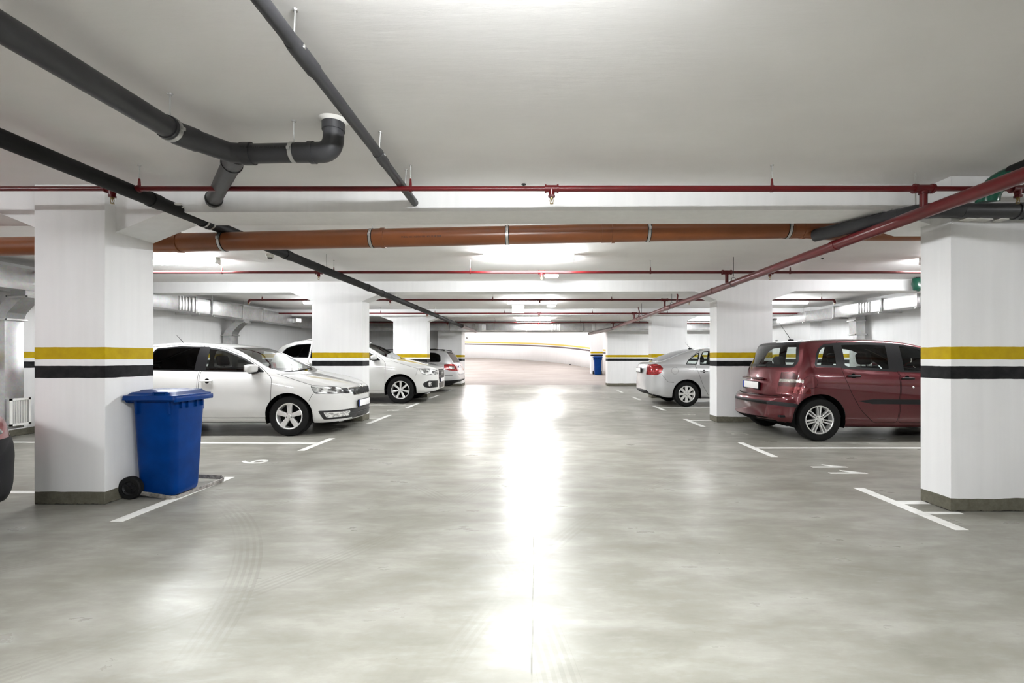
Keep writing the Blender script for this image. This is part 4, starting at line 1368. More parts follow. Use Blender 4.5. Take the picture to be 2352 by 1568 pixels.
def make_wheel(root, x, y, r, wid, side, style, mats):
    """side = sign of y the outer face looks to"""
    o = side
    rr = r * 0.655
    mb = MB()
    prof = [(rr, wid * 0.40), (rr + 0.012, wid * 0.47), (r * 0.86, wid * 0.50), (r * 0.955, wid * 0.46), (r * 0.99, wid * 0.38), (r, wid * 0.25), (r, -wid * 0.25), (r * 0.99, -wid * 0.38), (r * 0.955, -wid * 0.46), (r * 0.86, -wid * 0.5), (rr, -wid * 0.42)]
    mb.lathe(prof, (0, 0, 0), (0, o, 0), 56)
    rim = MB()
    e = wid * 0.40
    rim.lathe([(rr + 0.004, e + 0.004), (rr - 0.004, e + 0.008), (rr - 0.016, e), (rr - 0.022, e - 0.03), (rr - 0.028, -e)], (0, 0, 0), (0, o, 0), 56)
    n, w0, w1, dbl = style
    rh = 0.052
    for k in range(n):
        a = 2 * PI * k / n + PI / 2
        for off in ((0.0,) if not dbl else (-dbl, dbl)):
            u = Vector((math.cos(a), 0, math.sin(a))); v = Vector((-math.sin(a), 0, math.cos(a)))
            def pt(rad, lat, dy): return u * rad + v * lat + Vector((0, o * dy, 0))
            yo0, yo1 = e - 0.012, e - 0.006
            a0, a1 = off * (0.55 if dbl else 1), off
            Q = [pt(rh * 0.6, a0 - w0, yo0), pt(rh * 0.6, a0 + w0, yo0), pt(rr - 0.012, a1 + w1, yo1), pt(rr - 0.012, a1 - w1, yo1)]
            QT = [pt(rh * 0.6, a0 - w0 * 0.6, yo0 + 0.008), pt(rh * 0.6, a0 + w0 * 0.6, yo0 + 0.008), pt(rr - 0.014, a1 + w1 * 0.75, yo1 + 0.006), pt(rr - 0.014, a1 - w1 * 0.75, yo1 + 0.006)]
            QB = [q - Vector((0, o * 0.035, 0)) for q in Q]
            rim.poly(QT)
            for j in range(4):
                j2 = (j + 1) % 4
                rim.poly([Q[j], Q[j2], QT[j2], QT[j]])
                rim.poly([QB[j], QB[j2], Q[j2], Q[j]])
    rim.lathe([(0.0, e + 0.004), (0.026, e + 0.004), (0.030, e - 0.002), (rh + 0.012, e - 0.004), (rh + 0.018, e - 0.04), (0, e - 0.04)], (0, 0, 0), (0, o, 0), 32)
    w_ = rim.build('wheel', mats[0], root, loc=(x, y, r))
    mb.build('tyre', 'tyre', w_)
    d = MB()
    d.lathe([(0, e - 0.055), (rr * 0.72, e - 0.055), (rr * 0.72, e - 0.075), (rr - 0.02, e - 0.09), (rr - 0.02, -e), (0, -e)], (0, 0, 0), (0, o, 0), 32)
    d.build('brake_disc', 'under', w_)
    nb = MB()
    nn = 5
    for k in range(nn):
        a = 2 * PI * k / nn + PI / 2 + PI / nn
        c_ = Vector((math.cos(a) * 0.043, o * (e - 0.004), math.sin(a) * 0.043))
        nb.tube([c_, c_ + Vector((0, o * 0.006, 0))], 0.0075, 8)
    nb.build('wheel_nuts', 'dark_metal', w_)
    return w_

def make_seat(root, s, y, z0=0.36, bench=None, back=0.60, mat='seat'):
    """driver side seats; the car's nose is towards -s, so backs lean towards +s"""
    wid = bench or 0.50
    mb = MB()
    mb.box((s, y, z0 + 0.10), (0.50, wid, 0.16), bev=0.05, seg=3)
    mb.box((s + 0.30, y, z0 + 0.15 + back / 2), (0.13, wid * 0.96, back), rot=(0, 0.28, 0), bev=0.05, seg=3)
    heads = (0,) if not bench else (-0.36, 0.36)
    seat = mb.build('rear_seat' if bench else 'front_seat', mat, root)
    for h_ in heads:
        hb = MB()
        hb.box((s + 0.42, y + h_, z0 + 0.24 + back + 0.02), (0.10, 0.27, 0.19), rot=(0, 0.2, 0), bev=0.045, seg=3)
        for q in (-0.06, 0.06):
            hb.tube([(s + 0.41, y + h_ + q, z0 + back + 0.06), (s + 0.42, y + h_ + q, z0 + back + 0.22)], 0.007, 8)
        hb.build('headrest', mat, seat)
    return seat

def make_car(sp):
    cb = CarBody(sp)
    L, paint_ = sp['L'], sp['paint']
    slots = [paint_, 'under', 'gap', 'trim']
    nyt = 0.42
    def side_pred(sg, nlim=0.40):
        return lambda c, n: c.y * sg > 0.15 and abs(n.y) > nlim
    # wheel arches
    for sw in sp['wheels']:
        R = sp['r'] + sp.get('arch', 0.045)
        poly = [(sw + R * math.cos(a), sp['r'] + 0.01 + R * math.sin(a)) for a in [PI * k / 20 for k in range(21)]] + [(sw - R, -0.5), (sw + R, -0.5)]
        for sg in (1, -1):
            lip = [(sw + (R + 0.02) * math.cos(a), sp['r'] + 0.01 + (R + 0.02) * math.sin(a)) for a in [PI * k / 20 for k in range(21)]] + [(sw - R - 0.02, -0.5), (sw + R + 0.02, -0.5)]
            if sp.get('clad'):
                cb.region(lip, 'sz', side_pred(sg, 0.25), mi=3)
            cb.region(poly, 'sz', lambda c, n, sg=sg: c.y * sg > 0.5, delete=True)
    # doors and their windows
    for sg in (1, -1):
        pr = side_pred(sg)
        for d in sp['doors']:
            dp = roundpoly(d['poly'], d.get('round', 0.06))
            cb.region(dp, 'sz', pr, mi=2)
            did = cb.pid('door', paint_, None)
            cb.region(dp, 'sz', pr, pid=did, mi=0, inset=0.0065)
            for wv in d['windows']:
                fr = roundpoly(wv['poly'], wv.get('round', 0.05))
                cb.region(fr, 'sz', pr, mi=3)
                g = cb.pid('window', wv.get('glass', 'glass'), did)
                cb.region(fr, 'sz', pr, pid=g, mi=0, inset=wv.get('inset', 0.022))
        for wv in sp.get('fixed_windows', ()):
            fr = roundpoly(wv['poly'], wv.get('round', 0.05))
            cb.region(fr, 'sz', pr, mi=3)
            g = cb.pid('quarter_window', wv.get('glass', 'glass'), None)
            cb.region(fr, 'sz', pr, pid=g, mi=0, inset=wv.get('inset', 0.022))
        for st in sp.get('strips', ()):
            cb.region(st['poly'], 'sz', (lambda c, n, sg=sg, st=st: c.y * sg > st.get('ymin', 0.0) and n.z < 0.8), pid=cb.pid(st['name'], st['mat'], None), mi=0)
        for lp in sp.get('lamps', ()):
            f0 = roundpoly(lp['poly'], lp.get('round', 0.02))
            pl = (lambda c, n, sg=sg, lp=lp: c.y * sg > lp['ymin'] and n.z < 0.75)
            cut = cb.region([(lp['ymin'], -1), (lp['ymin'], 3), (5, 3), (5, -1)] if sg > 0 else [(-lp['ymin'], -1), (-lp['ymin'], 3), (-5, 3), (-5, -1)], 'yz', (lambda c, n, lp=lp: min(p[0] for p in lp['poly']) - .1 < c.x < max(p[0] for p in lp['poly']) + .1))
            cb.region(f0, 'sz', pl, mi=3)
            k = cb.pid(lp['name'], lp['mat'], None)
            cb.region(f0, 'sz', pl, pid=k, mi=0, inset=lp.get('inset', 0.008))
            for sub in lp.get('subs', ()):
                cb.region(roundpoly(sub['poly'], 0.015), 'sz', pl, pid=cb.pid(sub['name'], sub['mat'], k), mi=0)
        if sp.get('fuel') and sg > 0:
            cs, cz, cr = sp['fuel']
            circ = [(cs + cr * math.cos(a), cz + cr * math.sin(a)) for a in [2 * PI * k / 20 for k in range(20)]]
            cb.region(circ, 'sz', pr, mi=2)
            cb.region(circ, 'sz', pr, pid=cb.pid('fuel_flap', paint_, None), mi=0, inset=0.004)
    # panel lines seen from the side (bonnet, bumper, tailgate)
    for ln in sp.get('lines', ()):
        (a, b_) = ln['seg']
        A, B = Vector(a), Vector(b_)
        nn = Vector((-(B - A).y, (B - A).x)).normalized() * 0.0028
        cb.region([tuple(A + nn), tuple(B + nn), tuple(B - nn), tuple(A - nn)], ln.get('axes', 'sz'), ln.get('pred', lambda c, n: True), mi=2)
    # windscreens from above
    for ws in sp['screens']:
        f0 = roundpoly(ws['poly'], ws.get('round', 0.05))
        pw = ws.get('pred', lambda c, n: n.z > 0.10)
        cb.region(f0, ws.get('axes', 'sy'), pw, mi=3)
        cb.region(f0, ws.get('axes', 'sy'), pw, pid=cb.pid(ws['name'], ws.get('glass', 'glass'), None), mi=0, inset=ws.get('inset', 0.028))
    for fr in sp.get('fronts', ()):
        f0 = roundpoly(fr['poly'], fr.get('round', 0.02))
        pw = fr['pred']
        if fr.get('rim'):
            cb.region(f0, 'yz', pw, pid=cb.pid(fr['name'] + '_frame', fr['rim'], None), mi=0)
        cb.region(f0, 'yz', pw, pid=cb.pid(fr['name'], fr['mat'], None), mi=0, inset=fr.get('inset', 0.0))

    # ---- split the shell into its parts
    bm = cb.bm
    bm.normal_update()
    bm.verts.index_update()
    bm.verts.ensure_lookup_table()
    vn = {v.index: v.normal.copy() for v in bm.verts}
    byid = {}
    for f in bm.faces:
        byid.setdefault(f[cb.fid], []).append(f)
    root = empty(sp['name'], (0, 0, 0))
    objs = {}
    lining = [[], []]
    lidx = {}
    for k in sorted(byid):
        nm, mt_, par = cb.names[k]
        idx, vs_, fs, ns_, mis = {}, [], [], [], []
        for f in byid[k]:
            ff = []
            for v in f.verts:
                if v.index not in idx:
                    idx[v.index] = len(vs_)
                    vs_.append(tuple(v.co)); ns_.append(vn[v.index])
                ff.append(idx[v.index])
            fs.append(ff); mis.append(f.material_index)
            if nm in ('body', 'door') and f.material_index != 1 and sp['cabin'][0] < f.calc_center_median().x < sp['cabin'][1] and f.calc_center_median().z > 0.35:
                lf = []
                for v in f.verts:
                    if v.index not in lidx:
                        lidx[v.index] = len(lining[0])
                        lining[0].append(tuple(v.co - vn[v.index] * 0.016))
                    lf.append(lidx[v.index])
                lining[1].append(lf[::-1])
        me = bpy.data.meshes.new(nm)
        me.from_pydata(vs_, [], fs)
        mm = slots if nm in ('body', 'door') else [mt_]
        for q in mm:
            me.materials.append(MT[q])
        for pl, mi in zip(me.polygons, mis):
            pl.material_index = mi if len(mm) > 1 else 0
            pl.use_smooth = True
        me.update()
        me.normals_split_custom_set_from_vertices([tuple(n) for n in ns_])
        ob = bpy.data.objects.new(nm, me)
        COL.objects.link(ob)
        ob.parent = objs.get(par, root) if par is not None else root
        objs[k] = ob
    me = bpy.data.meshes.new('cabin_lining')
    me.from_pydata(lining[0], [], lining[1])
    me.materials.append(MT['lining'])
    ob = bpy.data.objects.new('cabin_lining', me)
    COL.objects.link(ob); ob.parent = root
    bm.free()

    # ---- wheels and liners
    r = sp['r']
    W = max(p[1] for p in sp['w'])
    for sw in sp['wheels']:
        for sg in (1, -1):
            yw = cb.w(sw) * 0.99 - 0.105 - sp.get('wheel_in', 0.015)
            make_wheel(root, sw, sg * yw, r, 0.205, sg, sp['rim'], sp['rim_mats'])
            mb = MB()
            R = r + sp.get('arch', 0.045) + 0.004
            pts = [(sw + R * math.cos(a), r + 0.01 + R * math.sin(a)) for a in [-0.35 + (PI + 0.7) * k / 24 for k in range(25)]]
            yo = cb.w(sw) * 0.965; yi = 0.42
            for a, b_ in zip(pts[:-1], pts[1:]):
                mb.poly([(a[0], sg * yi, a[1]), (b_[0], sg * yi, b_[1]), (b_[0], sg * yo, b_[1]), (a[0], sg * yo, a[1])])
            mb.poly([(a[0], sg * yi, a[1]) for a in pts])
            bmesh.ops.remove_doubles(mb.bm, verts=mb.bm.verts, dist=1e-5)
            mb.build('wheel_arch_liner', 'under', root)
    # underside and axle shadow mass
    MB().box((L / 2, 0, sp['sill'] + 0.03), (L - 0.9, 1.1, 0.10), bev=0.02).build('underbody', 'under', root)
    # cabin
    c0, c1 = sp['cabin']
    MB().box(((c0 + c1) / 2, 0, 0.36), (c1 - c0, W * 1.7, 0.03)).build('cabin_floor', 'lining', root)
    MB().box((c0 + 0.02, 0, 0.62), (0.03, W * 1.62, 0.56)).build('bulkhead', 'lining', root)
    ds = sp['dash']
    zd = sp['dash_z']
    MB().box((ds, 0, zd - 0.14), (0.42, W * 1.58, 0.26), bev=0.06, seg=3).build('dashboard', 'lining', root)
    fs_ = sp['seat_s']
    for yy in (-0.36, 0.36):
        make_seat(root, fs_, yy, z0=sp.get('seat_z', 0.32))
    make_seat(root, fs_ + 0.95, 0, z0=sp.get('seat_z', 0.32) + 0.02, bench=1.22, back=0.52)
    # steering wheel, left-hand drive: nose to -s, so the driver's side is -y
    mb = MB()
    ctr = Vector((ds + 0.40, -0.36, zd - 0.08))
    ax = Vector((-0.9, 0, -0.42)).normalized()
    a_, b2, _ = frame_of(ax)
    mb.tube([ctr + (a_ * math.cos(t) + b2 * math.sin(t)) * 0.185 for t in [2 * PI * k / 24 for k in range(25)]], 0.014, 8, caps=False)
    mb.tube([ctr - a_ * 0.18, ctr + a_ * 0.18], 0.02, 8)
    mb.tube([ctr, ctr + ax * 0.25], 0.03, 8)
    mb.build('steering_wheel', 'lining', root)
    if sp.get('mirror'):
        ms, mz = sp['mirror']
        for sg in (1, -1):
            yb = cb.y_at(ms, mz)
            mb = MB()
            mb.box((ms, sg * (yb + 0.12), mz + 0.03), (0.12, 0.20, 0.125), rot=(0, 0.0, sg * -0.12), bev=0.045, seg=4)
            mir = mb.build('mirror', sp.get('mirror_mat', paint_), root, angle=60)
            MB().box((ms + 0.01, sg * (yb + 0.035), mz - 0.035), (0.11, 0.15, 0.04), bev=0.015).build('mirror_foot', 'black_plastic', mir)
            MB().box((ms + 0.062, sg * (yb + 0.125), mz + 0.03), (0.006, 0.165, 0.10), bev=0.002).build('mirror_glass', 'chrome', mir)
    for (hs, hz, hm) in sp.get('handles', ()):
        for sg in (1, -1):
            yb = cb.y_at(hs, hz)
            door_ = None
            best = 9
            for k, ob in objs.items():
                if cb.names[k][0] == 'door':
                    xs = [v.co.x for v in ob.data.vertices]; ys = [v.co.y for v in ob.data.vertices]
                    if min(xs) < hs < max(xs) and (sum(ys) > 0) == (sg > 0):
                        door_ = ob
            mb = MB()
            mb.box((hs, sg * (yb + 0.022), hz), (0.19, 0.022, 0.030), bev=0.010, seg=3)
            for q in (-0.075, 0.075):
                mb.box((hs + q, sg * (yb + 0.008), hz), (0.025, 0.03, 0.022), bev=0.004)
            mb.build('handle', hm, door_ or root)
            mb = MB()
            mb.lathe([(0, 0.001), (0.036, 0.0), (0.040, -0.004), (0.036, -0.008), (0, -0.02)], (hs, sg * (yb + 0.004), hz), (0, sg, 0), 20)
            mb.build('handle_recess', 'gap', door_ or root)
    if sp.get('antenna'):
        (as_, ah, alean) = sp['antenna']
        zz = cb.zt(as_)
        mb = MB()
        mb.box((as_ , 0, zz + 0.008), (0.09, 0.035, 0.03), bev=0.012)
        mb.tube([(as_ + 0.0, 0, zz + 0.015), (as_ + alean * 0.4, 0, zz + 0.015 + ah * 0.4), (as_ + alean, 0, zz + ah)], [0.006, 0.004, 0.0025], 8)
        mb.build('antenna', 'black_plastic', root)
    for p_ in sp.get('plates', ()):
        (px_, pz, face, blue) = p_
        # face -1 looks to -s (front), +1 to +s (rear)
        mb = MB(); mb.box((px_, 0, pz), (0.022, 0.54, 0.128), bev=0.004); fr = mb.build('plate_holder', 'black_plastic', root)
        MB().box((px_ + face * 0.012, 0, pz + 0.004), (0.004, 0.515, 0.104), bev=0.001).build('number_plate', 'plate', fr)
        MB().box((px_ + face * 0.0135, 0.235 if (face < 0 or blue == 'grille') else -0.235, pz + 0.004), (0.003, 0.045, 0.104)).build('plate_band', blue, fr)
    for w_ in sp.get('wipers', ()):
        MB().tube([Vector(p) for p in w_], 0.009, 8).build('wiper', 'black_plastic', root)
    if sp.get('extra'):
        sp['extra'](root, cb)
    return root

# ---------------------------------------------------------------- the saloon used twice (white nose out, silver tail out)
def rapid_spec(paint_, rim, rim_mats):
    L = 4.48
    fp = lambda c, n: c.x < 0.35 and n.x < -0.05
    rp = lambda c, n: c.x > L - 0.35 and n.x > 0.2
    return dict(name='car', L=L, paint=paint_, r=0.315, wheels=(0.87, 3.47), sill=0.20, rim=rim, rim_mats=rim_mats,
        zt=[(0, .64), (.012, .69), (.035, .725), (.07, .755), (.14, .795), (.25, .835), (.5, .895), (.85, .955), (1.08, .99), (1.2, 1.045), (1.5, 1.21), (1.8, 1.365), (2.0, 1.43), (2.25, 1.47), (2.65, 1.49), (3.0, 1.475), (3.3, 1.425), (3.6, 1.325), (3.9, 1.205), (4.08, 1.14), (4.2, 1.12), (4.36, 1.10), (4.42, 1.06), (4.45, .96), (4.468, .80), (4.48, .62)],
        zs=[(0, .55), (.04, .63), (.1, .70), (.25, .765), (.5, .825), (.9, .895), (1.2, .955), (1.5, .995), (2.5, 1.02), (3.3, 1.045), (3.8, 1.055), (4.2, 1.045), (4.38, 1.01), (4.44, .90), (4.468, .70), (4.48, .52)],
        bow_front=(1.1, .26), bow_rear=(3.9, .22),
        w=[(0, .50), (.01, .57), (.03, .63), (.07, .69), (.14, .745), (.25, .79), (.4, .825), (.6, .85), (.85, .86), (1.3, .862), (3.5, .862), (3.9, .85), (4.15, .83), (4.3, .80), (4.4, .75), (4.45, .68), (4.47, .60), (4.48, .52)],
        zb=[(0, .24), (.05, .20), (.3, .185), (.6, .20), (3.9, .21), (4.2, .25), (4.4, .30), (4.48, .36)],
        doors=[
            dict(poly=[(1.14, .29), (1.12, .90), (1.30, 1.07), (1.64, 1.27), (1.95, 1.39), (2.235, 1.435), (2.265, .29)], windows=[
                dict(poly=[(1.26, 1.005), (1.36, 1.09), (1.66, 1.255), (1.95, 1.365), (2.235, 1.405), (2.245, 1.02)], round=0.03, glass='glass_clear')]),
            dict(poly=[(2.275, .29), (2.265, 1.435), (2.65, 1.448), (3.10, 1.41), (3.42, 1.20), (3.30, .90), (3.06, .50), (2.98, .29)], windows=[
                dict(poly=[(2.275, 1.02), (2.265, 1.408), (2.65, 1.42), (3.02, 1.385), (3.12, 1.22), (3.14, 1.04)], round=0.03, glass='glass_dark' if paint_ == 'white_paint' else 'glass_clear')]),
        ],
        fixed_windows=[dict(poly=[(3.15, 1.045), (3.135, 1.22), (3.06, 1.37), (3.20, 1.33), (3.42, 1.17), (3.50, 1.055)], round=0.03, glass='glass_clear', inset=0.020)],
        strips=[dict(name='pillar_trim', mat='trim', ymin=0.45, poly=[(2.175, 1.022), (2.185, 1.408), (2.345, 1.414), (2.355, 1.03)])],
        screens=[dict(name='windscreen', poly=[(1.08, -.30), (1.08, .30), (1.13, .55), (1.24, .70), (1.92, .56), (1.92, -.56), (1.24, -.70), (1.13, -.55)], round=0.04, glass='glass_clear'),
                 dict(name='rear_window', poly=[(3.16, -.50), (3.16, .50), (3.92, .64), (4.02, .60), (4.06, .30), (4.06, -.30), (4.02, -.60), (3.92, -.64)], round=0.04, glass='glass_dark')],
        lamps=[dict(name='headlight', mat='headlamp', ymin=0.46, poly=[(-.05, .675), (-.05, .735), (.15, .765), (.52, .80), (.545, .79), (.49, .69), (.46, .665), (.1, .655)], inset=0.007,
                    subs=[dict(name='indicator', mat='grille', poly=[(-.05, .64), (-.05, .76), (.14, .77), (.10, .65)])]),
               dict(name='fog_light_panel', mat='grille', ymin=0.30, poly=[(-.05, .25), (-.05, .395), (.43, .395), (.36, .25)], inset=0.0,
                    subs=[dict(name='fog_light', mat='foglamp', poly=[(.06, .285), (.05, .365), (.355, .37), (.315, .28)])]),
               dict(name='taillight', mat='taillamp', ymin=0.50, poly=[(4.06, .96), (4.12, 1.04), (4.22, 1.075), (4.60, 1.03), (4.60, .80), (4.20, .79), (4.12, .84)], inset=0.005,
                    subs=[dict(name='reversing_light', mat='taillamp_clear', poly=[(4.40, .90), (4.40, .985), (4.60, .985), (4.60, .90)])])],
        fronts=[dict(name='grille', mat='grille', rim='chrome', poly=[(-.36, .60), (.36, .60), (.46, .725), (.40, .74), (-.40, .74), (-.46, .725)], pred=fp, round=0.03, inset=0.014),
                dict(name='lower_grille', mat='grille', poly=[(-.40, .24), (.40, .24), (.47, .39), (-.47, .39)], pred=fp, round=0.01),
                dict(name='rear_valance', mat='black_plastic', poly=[(-.7, .2), (.7, .2), (.55, .40), (-.55, .40)], pred=rp, round=0.03)],
        lines=[dict(seg=((.53, .80), (1.08, .985)), pred=lambda c, n: abs(c.y) > .5 and n.z < .93),
               dict(seg=((.50, .665), (.56, .55))),
               dict(seg=((3.94, .62), (4.14, .83)), pred=lambda c, n: abs(n.y) > .3), dict(seg=((3.80, .60), (3.94, .62)), pred=lambda c, n: abs(n.y) > .3)],
        cabin=(1.05, 4.1), dash=1.50, dash_z=0.99, seat_s=2.25,
        mirror=(1.40, 1.04), handles=((2.12, .87, paint_), (3.05, .89, paint_)), antenna=(3.10, 0.16, 0.13),
        fuel=(3.78, .90, .085) if paint_ == 'silver_paint' else None,
        plates=((-0.012, .46, -1, 'plate_blue'), (4.482, .90, 1, 'grille')),
        wipers=([(1.13, .02, 1.012), (1.16, -.30, 1.03), (1.20, -.62, 1.035)], [(1.13, .55, 1.00), (1.12, .20, 1.012), (1.13, -.05, 1.012)]))

def rapid_front(root, cb):
    for k in range(17):
        y = -0.34 + k * 0.0425
        MB().tube([(0.026 + abs(y) ** 3 * 0.35 - 0.03, y * 0.93, .615), (0.046 + abs(y) ** 3 * 0.4 - 0.03, y, .722)], 0.0052, 6).build('grille_bar', 'dark_metal', root)
    MB().tube([(0.012 + abs(y) ** 3 * 0.6 - 0.016, y, .315) for y in [-0.55 + 1.1 * k / 14 for k in range(15)]], 0.006, 8).build('bumper_bar', 'dark_metal', root)
    MB().lathe([(0, -0.008), (0.030, -0.007), (0.036, 0.0), (0.036, 0.01), (0, 0.01)], (0.03, 0, .752), (1, 0, -0.5), 28).build('bonnet_badge', 'chrome', root)
    # things on the dashboard
    MB().box((1.30, -0.30, 1.025), (0.10, 0.14, 0.01), rot=(0, 0.2, 0.4)).build('windscreen_sticker', 'yellow_card', root)
    mb = MB(); mb.box((1.62, -0.05, 1.10), (0.02, 0.14, 0.09), rot=(0, 0.4, 0.3), bev=0.008); mb.tube([(1.62, -0.05, 1.08), (1.52, -0.05, .97)], 0.008, 8)
    mb.build('phone_holder', 'black_plastic', root)
    mb = MB(); mb.box((1.80, 0, 1.33), (0.04, 0.22, 0.06), bev=0.015); mb.build('inner_mirror', 'black_plastic', root)

sp = rapid_spec('white_paint', (5, 0.030, 0.042, 0), ('alloy',))
sp['extra'] = rapid_front
car1 = make_car(sp)
car1.rotation_euler = (0, 0, PI + 0.015)
car1.location = (-3.03, 8.13, 0)
tag(car1, 'white saloon parked nose towards the aisle behind the large blue bin', 'car')

sp = rapid_spec('silver_paint', (8, 0.022, 0.040, 0), ('hubcap',))
car2 = make_car(sp)
car2.rotation_euler = (0, 0, PI + 0.02)
car2.location = (2.74 + 4.48, 12.52, 0)
tag(car2, 'silver saloon parked tail towards the aisle beyond the second right pillar', 'car')

# ---------------------------------------------------------------- the wine red hatchback
def stilo_spec(paint_='red_paint'):
    L = 4.25
    rp = lambda c, n: c.x > L - 0.6 and n.x > 0.15
    fp = lambda c, n: c.x < 0.35 and n.x < -0.05
    return dict(name='car', L=L, paint=paint_, r=0.318, wheels=(0.86, 3.46), sill=0.20, rim=(7, 0.011, 0.010, 0.024), rim_mats=('alloy',), tumble=0.27, arch=0.055,
        zt=[(0, .62), (.02, .68), (.06, .73), (.2, .80), (.6, .91), (.95, 1.0), (1.15, 1.10), (1.6, 1.345), (1.9, 1.45), (2.3, 1.51), (2.8, 1.53), (3.3, 1.52), (3.60, 1.497), (3.71, 1.465), (3.78, 1.40), (3.90, 1.22), (4.0, 1.07), (4.045, .98), (4.065, .88), (4.085, .76), (4.105, .685), (4.14, .66), (4.20, .645), (4.235, .61), (4.25, .54)],
        zs=[(0, .52), (.06, .62), (.2, .70), (.6, .82), (1.0, .92), (1.4, .97), (2.0, 1.0), (2.6, 1.035), (3.2, 1.075), (3.6, 1.085), (3.85, 1.07), (3.98, .99), (4.04, .88), (4.08, .72), (4.11, .62), (4.2, .59), (4.235, .55), (4.25, .48)],
        w=[(0, .40), (.02, .50), (.06, .59), (.14, .68), (.3, .77), (.6, .84), (.9, .87), (1.4, .878), (3.3, .878), (3.6, .872), (3.8, .862), (3.95, .85), (4.06, .835), (4.14, .81), (4.20, .77), (4.235, .70), (4.25, .60)], bow_rear=(3.45, .50), bow_front=(1.0, .2),
        zb=[(0, .24), (.1, .20), (.5, .19), (3.7, .21), (4.0, .235), (4.15, .26), (4.25, .33)],
        doors=[
            dict(poly=[(1.05, .27), (1.02, .90), (1.22, 1.09), (1.56, 1.31), (1.90, 1.43), (2.26, 1.485), (2.30, .27)], windows=[
                dict(poly=[(1.22, 1.0), (1.30, 1.09), (1.58, 1.27), (1.92, 1.395), (2.24, 1.45), (2.27, 1.025)], round=0.03, glass='glass_clear', inset=0.026)]),
            dict(poly=[(2.31, .27), (2.27, 1.485), (2.70, 1.503), (3.14, 1.495), (3.13, 1.0), (3.02, .72), (2.86, .45), (2.66, .27)], windows=[
                dict(poly=[(2.29, 1.025), (2.275, 1.45), (2.70, 1.468), (3.12, 1.46), (3.115, 1.075)], round=0.02, glass='glass_clear', inset=0.034)]),
        ],
        fixed_windows=[dict(poly=[(3.14, 1.085), (3.15, 1.455), (3.34, 1.44), (3.46, 1.35), (3.53, 1.10)], round=[0.01, 0.01, 0.05, 0.10, 0.05], glass='glass_clear', inset=0.034)],
        screens=[dict(name='windscreen', poly=[(1.02, -.40), (1.02, .40), (1.10, .66), (1.80, .62), (1.80, -.62), (1.10, -.66)], round=0.04, glass='glass_clear'),
                 dict(name='rear_window', axes='yz', poly=[(-.69, 1.085), (.69, 1.085), (.72, 1.20), (.62, 1.485), (-.62, 1.485), (-.72, 1.20)], pred=lambda c, n: c.x > 3.45 and n.x > 0.15, round=0.05, glass='glass_clear', inset=0.045)],
        strips=[dict(name='pillar_trim', mat='trim', ymin=0.45, poly=[(2.19, 1.03), (2.19, 1.45), (2.40, 1.458), (2.42, 1.035)]),
                dict(name='pillar_trim', mat='trim', ymin=0.45, poly=[(3.07, 1.085), (3.07, 1.46), (3.20, 1.452), (3.20, 1.09)]),
                dict(name='bumper_strip', mat='black_plastic', poly=[(3.70, .53), (3.74, .495), (4.4, .545), (4.4, .595), (3.85, .565)]),
                dict(name='side_moulding', mat='black_plastic', poly=[(1.25, .54), (1.25, .615), (2.70, .625), (2.92, .60), (2.70, .555)], ymin=0.5)],
        lamps=[dict(name='headlight', mat='headlamp', ymin=0.45, poly=[(-.05, .64), (-.05, .72), (.2, .76), (.5, .79), (.42, .68), (.2, .62)]),
               dict(name='taillight', mat='taillamp_dark', ymin=0.55, poly=[(3.80, .735), (3.735, .96), (3.79, 1.02), (4.3, 1.0), (4.4, .735)], inset=0.004,
                    subs=[dict(name='reversing_light', mat='taillamp_clear', poly=[(3.60, .865), (3.60, .91), (4.4, .91), (4.4, .865)]),
                          dict(name='brake_light', mat='taillamp_mid', poly=[(3.6, .70), (3.6, .80), (4.4, .80), (4.4, .70)])])],
        lines=[dict(seg=((3.52, .80), (3.86, .72)), pred=lambda c, n: abs(n.y) > .3),
               dict(axes='yz', seg=((-.62, .655), (.62, .655)), pred=rp),
               dict(axes='yz', seg=((-.62, .655), (-.70, 1.02)), pred=rp), dict(axes='yz', seg=((.62, .655), (.70, 1.02)), pred=rp)],
        fronts=[dict(name='grille', mat='grille', rim='chrome', poly=[(-.30, .62), (.30, .62), (.34, .71), (-.34, .71)], pred=fp, inset=0.012),
                dict(name='lower_grille', mat='grille', poly=[(-.55, .26), (.55, .26), (.6, .42), (-.6, .42)], pred=fp)],
        fuel=(3.60, .875, .092),
        cabin=(1.0, 4.0), dash=1.42, dash_z=1.0, seat_s=2.05, seat_z=0.36,
        mirror=(1.38, 1.05), handles=((2.18, .93, 'black_plastic'), (2.98, .965, 'black_plastic')), antenna=(3.42, 0.30, 0.20),
        plates=((4.082, .79, 1, 'plate_blue'),),
        wipers=([(4.02, .05, 1.10), (3.99, .32, 1.11)],))
def stilo_extra(root, cb):
    MB().box((4.055, 0.0, .905), (0.05, 0.66, 0.022), rot=(0, 0.4, 0), bev=0.006).build('tailgate_grip', 'red_paint', root)
    MB().lathe([(0, 0.006), (0.014, 0.006), (0.018, 0)], (2.10, 0.874, .80), (0, 1, 0), 16).build('lock', 'chrome', root)
    MB().box((3.66, 0.0, 1.515), (0.03, 0.03, 0.02), bev=0.004).build('washer_nozzle', 'black_plastic', root)
    mb = MB(); mb.box((1.72, 0, 1.37), (0.04, 0.22, 0.06), bev=0.015); mb.build('inner_mirror', 'black_plastic', root)
sp = stilo_spec(); sp['extra'] = stilo_extra
car3 = make_car(sp)
car3.rotation_euler = (0, 0, PI + 0.01)
car3.location = (3.38 + 4.25, 7.72, 0)
tag(car3, 'wine red hatchback parked tail out between the two right pillars', 'car')

